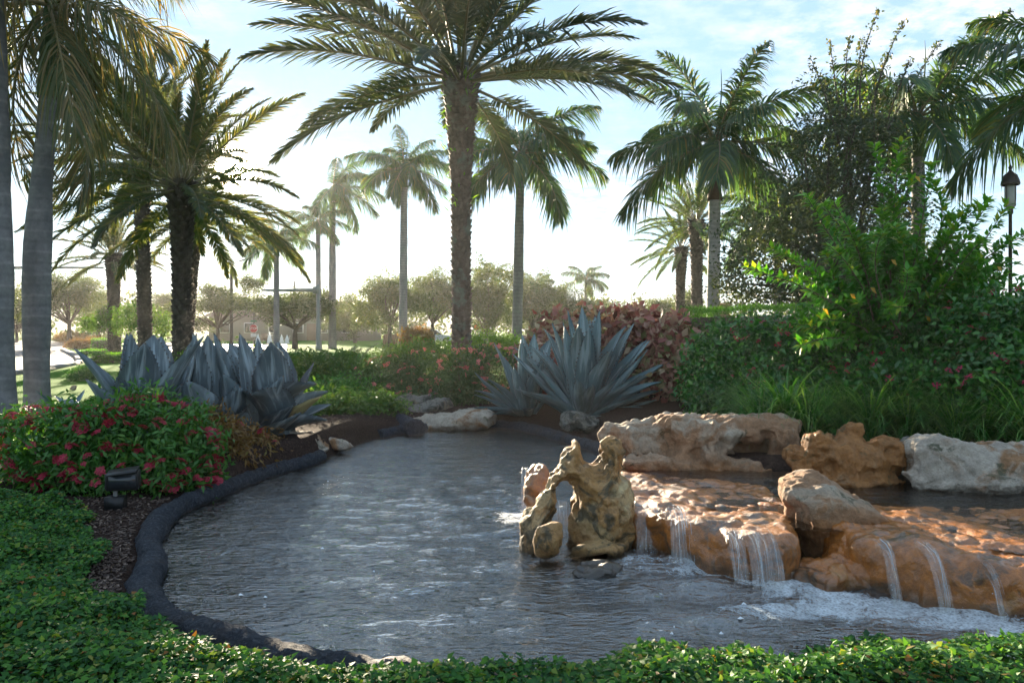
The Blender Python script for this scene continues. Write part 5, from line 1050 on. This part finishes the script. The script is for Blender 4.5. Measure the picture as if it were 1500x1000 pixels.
# tall light pole
def pole(name, label, cat, px, Y, toppy, r, mt):
    b_ = base_at(px, Y); t_ = thing(name, label, cat, b_); z = H-(toppy-HY)/F*Y-b_[2]; mb = MB(); mb.lathe([(r*1.3, -.1), (r*1.3, .3), (r, .32), (r*.85, z), (0, z+.02)], n=12); mb.build('pole', mt, t_, True); return t_, z
t_, z = pole('light_pole', 'thick concrete street light pole with two thin arms', 'lamp post', 339, 64, 386, .14, M['bronze'])
for s in (-1, 1):
    mb = MB(); q = np.linspace(0, 1, 6); mb.tube(np.stack([s*q*.75, 0*q, z-.1+.35*q], 1), .03, 6); mb.build('arm', M['galv'], t_)
    mb = MB(); mb.box((s*.9, 0, z+.27), (.42, .2, .08), 0, ry=-s*.3); mb.build('lamp_head', M['galv'], t_)
t_, z = pole('stop_sign', 'stop sign on a slim post in front of far trees', 'sign', 372, 70, 424, .06, M['bronze'])
zs = H-(481-HY)/F*70-t_.location[2]; mb = MB(); th = np.arange(8)*np.pi/4+np.pi/8; rr = .40
def disc(y, r, mt, nm, par):
    mb = MB(); V = np.concatenate([np.stack([r*np.cos(th), np.full(8, y-.015), zs+r*np.sin(th)], 1), np.stack([r*np.cos(th), np.full(8, y+.015), zs+r*np.sin(th)], 1)]); mb.add(V, [[0, j, j+1] for j in range(1, 7)]+[[8, 8+j+1, 8+j] for j in range(1, 7)]); mb.add(V, [[j, 8+j, 8+(j+1) % 8, (j+1) % 8] for j in range(8)]); return mb.build(nm, mt, par)
disc(-.10, rr, M['white'], 'sign_border', t_); pl = disc(-.135, rr*.92, M['red'], 'sign_plate', t_)
cu = bpy.data.curves.new('stop_text', 'FONT'); cu.body = 'STOP'; cu.size = .30; cu.align_x = 'CENTER'; cu.align_y = 'CENTER'; cu.extrude = .004; to = bpy.data.objects.new('stop_text', cu); COL.objects.link(to)
bpy.context.view_layer.update(); me = bpy.data.meshes.new_from_object(to.evaluated_get(bpy.context.evaluated_depsgraph_get())); bpy.data.objects.remove(to); me.name = 'lettering'; me.materials.clear(); me.materials.append(M['white']); obj('lettering', me, None, pl, (0, -.158, zs), (R(90), 0, 0))
mb = MB(); mb.box((0, -.08, zs+.66), (.55, .03, .16)); mb.build('street_blade', M['green'], t_); mb = MB(); mb.box((0, -.10, zs-.62), (.5, .03, .3)); mb.build('lower_plate', M['white'], t_)
pole('utility_pole', 'thin dark post behind the short royal palm', 'pole', 431, 66, 412, .07, M['bronze'])
def mast(label, px, Y, armpy, x_end):
    t_, z = pole('signal_mast', label, 'traffic signal', px, Y, armpy-8, .13, M['sage']); za = H-(armpy-HY)/F*Y-t_.location[2]; xe = (x_end-750)/F*Y-t_.location[0]
    mb = MB(); q = np.linspace(0, 1, 5); mb.tube(np.stack([xe*q, 0*q, za+0*q], 1), .15-.08*q, 10); mb.build('mast_arm', M['sage'], t_, True); mb = MB(); mb.box((np.sign(xe)*.12, 0, za), (.4, .4, .5)); mb.build('clamp', M['sage'], t_)
mast('grey green signal mast with a bare arm reaching toward the stop sign', 466, 56, 425, 384)
mast('signal mast arm crossing behind the two grey palm trunks', -40, 62, 392, 152)
# far house
b_ = W(430, 490, 98); hs = thing('house', 'long hazy beige house behind the trees across the lawn', 'building', (b_[0], 100, .05)); mb = MB(); mb.box((0, 0, 1.5), (20, 7, 3.0)); mb.build('wall', M['wall'], hs)
mb = MB(); V = [(-10.6,-4.2,3.0),(10.6,-4.2,3.0),(10.6,4.2,3.0),(-10.6,4.2,3.0),(-7.5,0,5.0),(7.5,0,5.0)]; mb.add(V, [[0,1,5,4],[2,3,4,5]]); mb.add(V, [[1,2,5],[3,0,4],[0,2,1],[0,3,2]]); mb.build('roof', M['roof'], hs)
for x in (-8, -5, -2, 1, 4, 7):
    mb = MB(); mb.box((x, -3.53, 1.6), (1.3, .1, 1.3)); o = mb.build('window', M['white'], hs); mb = MB(); mb.box((x, -3.6, 1.6), (1.1, .06, 1.1)); mb.build('pane', M['darkglass'], o)
mb = MB(); mb.box((2.6, -3.53, 1.05), (1.1, .1, 2.1)); mb.build('door', M['wood'], hs)
# fountain jets on the far lawn
k = mat('spray_water'); df = k.node('ShaderNodeBsdfPrincipled', {'Base Color': (.85,.87,.88,1), 'Roughness': .5}); tl = k.node('ShaderNodeBsdfTranslucent', {'Color': (.9,.9,.9,1)}); ms = k.node('ShaderNodeMixShader', {0: .6, 1: df.outputs[0], 2: tl.outputs[0]}); k.surf(ms.outputs[0]); M['spray'] = k.m
for lab, px, h_ in (('white fountain jet nearest the stop sign', 378, 1.0), ('tallest white fountain jet beside the brown board', 395, 1.25), ('white fountain jet showing past the short palm trunk', 412.5, .95), ('last and widest of the white fountain jets', 420.5, .9)):
    b_ = base_at(px, 80); rg = rng(int(px)); mb = MB(); z = np.linspace(0, 1, 9); mb.lathe(np.stack([.28*(1-z)**.8*(1+.15*rg.normal(size=9))+.01, z*h_], 1), n=9)
    for j in range(40): c_ = np.array([rg.normal(0, .2), rg.normal(0, .2), rg.random()*h_*.8]); mb.leaves(c_[None], rand_dirs(rg, 1), rand_dirs(rg, 1), .1, .06)
    o = mb.build('fountain_jet', M['spray'], None, True, b_); tag(o, lab, 'fountain', 'fountain jets on the far lawn')
b_ = base_at(387, 78); bo = thing('board_sign', 'brown wooden board standing among the fountain jets', 'sign', b_); mb = MB(); mb.box((0, 0, .75), (.55, .06, .62)); mb.build('board', M['wood'], bo)
for s in (-1, 1):
    mb = MB(); mb.box((s*.2, .06, .45), (.06, .06, 1.0)); mb.build('post', M['wood'], bo)
b_ = base_at(572, 66); fe = thing('board_fence', 'leaning brown board fence panel under the rounded tree', 'fence', b_)
for i in range(7):
    mb = MB(); mb.box((-.55+i*.18, 0, .48+.03*(i % 2)), (.16, .04, 1.15), ry=.12); mb.build('board', M['wood'], fe)
for z in (.25, .8):
    mb = MB(); mb.box((.05*z, .05, z), (1.35, .05, .09)); mb.build('rail', M['wood'], fe)
# parked car far off
b_ = base_at(634, 78); ca = thing('parked_car', 'pale blue car parked beyond the shrubs left of the date palm', 'car', (b_[0], b_[1], .05))
import bmesh
def extr(prof, w, nm, mt, par):
    n = len(prof); mb = MB(); V = np.array([[x, s*w, z] for s in (-1, 1) for x, z in prof]); mb.add(V, [[i, (i+1) % n, n+(i+1) % n, n+i] for i in range(n)])
    c0 = np.array([V[:n].mean(0), V[n:].mean(0)]); mb.add(np.vstack([V[:n], c0[:1]]), [[(i+1) % n, i, n] for i in range(n)]); mb.add(np.vstack([V[n:], c0[1:]]), [[i, (i+1) % n, n] for i in range(n)]); return mb.build(nm, mt, par)
extr([(-2.1,.3),(2.1,.3),(2.15,.6),(1.9,.8),(1.0,.92),(-1.6,.95),(-2.1,.85)], .85, 'body', M['carblue'], ca); ro_ = extr([(-1.5,.94),(1.0,.92),(.35,1.4),(-.9,1.42)], .72, 'cabin', M['darkglass'], ca); extr([(.35,1.38),(.3,1.46),(-.85,1.48),(-.95,1.4)], .7, 'roof', M['carblue'], ca)
for x in (-1.3, 1.35):
    for s in (-1, 1):
        mb = MB(); mb.tube([(x, s*.68, .31), (x, s*.87, .31)], .31, 14); wl_ = mb.build('wheel', M['black'], ca); mb = MB(); mb.tube([(x, s*.86, .31), (x, s*.885, .31)], .18, 10); mb.build('rim', M['galv'], wl_)
b_ = base_at(697, 74); sg = thing('road_sign', 'small orange sign on a post under the dense tree', 'sign', b_); mb = MB(); mb.tube([(0, 0, -.1), (0, 0, 1.9)], .03, 6); mb.build('post', M['galv'], sg); mb = MB(); mb.box((0, -.05, 1.65), (.5, .03, .5), ry=R(45)); mb.build('plate', M['orange'], sg)
b_ = base_at(713, 76); gt = thing('white_gate', 'low white gate frame under the dense tree by the orange sign', 'gate', b_)
for x in (-.7, 0, .7): mb = MB(); mb.box((x, 0, .6), (.12, .12, 1.3)); mb.build('post', M['white'], gt)
for z in (.45, 1.1): mb = MB(); mb.box((0, 0, z), (1.5, .07, .14)); mb.build('rail', M['white'], gt)
# stone post behind the hedge
p = W(1059, 445, 20.5); sp_ = thing('stone_post', 'short tan stone post beside the ringed palm trunk', 'post', (p[0], p[1], .1)); mb = MB(); mb.box((0, 0, 1.0), (.26, .26, 2.2)); mb.build('shaft', M['stonepost'], sp_); mb = MB(); mb.box((0, 0, 2.15), (.34, .34, .1)); mb.build('cap', M['stonepost'], sp_)
# two stones on the lawn
rock('lawn_stone', 'small pale stone by the lone lawn shrub', [ell((G(108, 570, .1)[0], G(108, 570, .1)[1], .14), (.1, .09, .07))], M['rock_pale'], amp=.015, freq=7, fine=.005, seed=91, res=26)

# ------------------------------------------------------------------ morning haze
hb = MB(); hb.box((10, 125, 5.6), (560, 345, 14.0)); k = mat('morning_haze'); v = k.node('ShaderNodeVolumePrincipled', {'Color': (.95,.93,.9,1), 'Density': .00035, 'Anisotropy': .5}); k.nt.links.new(v.outputs[0], k.out.inputs['Volume'])
tag(hb.build('haze', k.m), 'thin pale morning haze in the air', 'haze', kind='stuff')
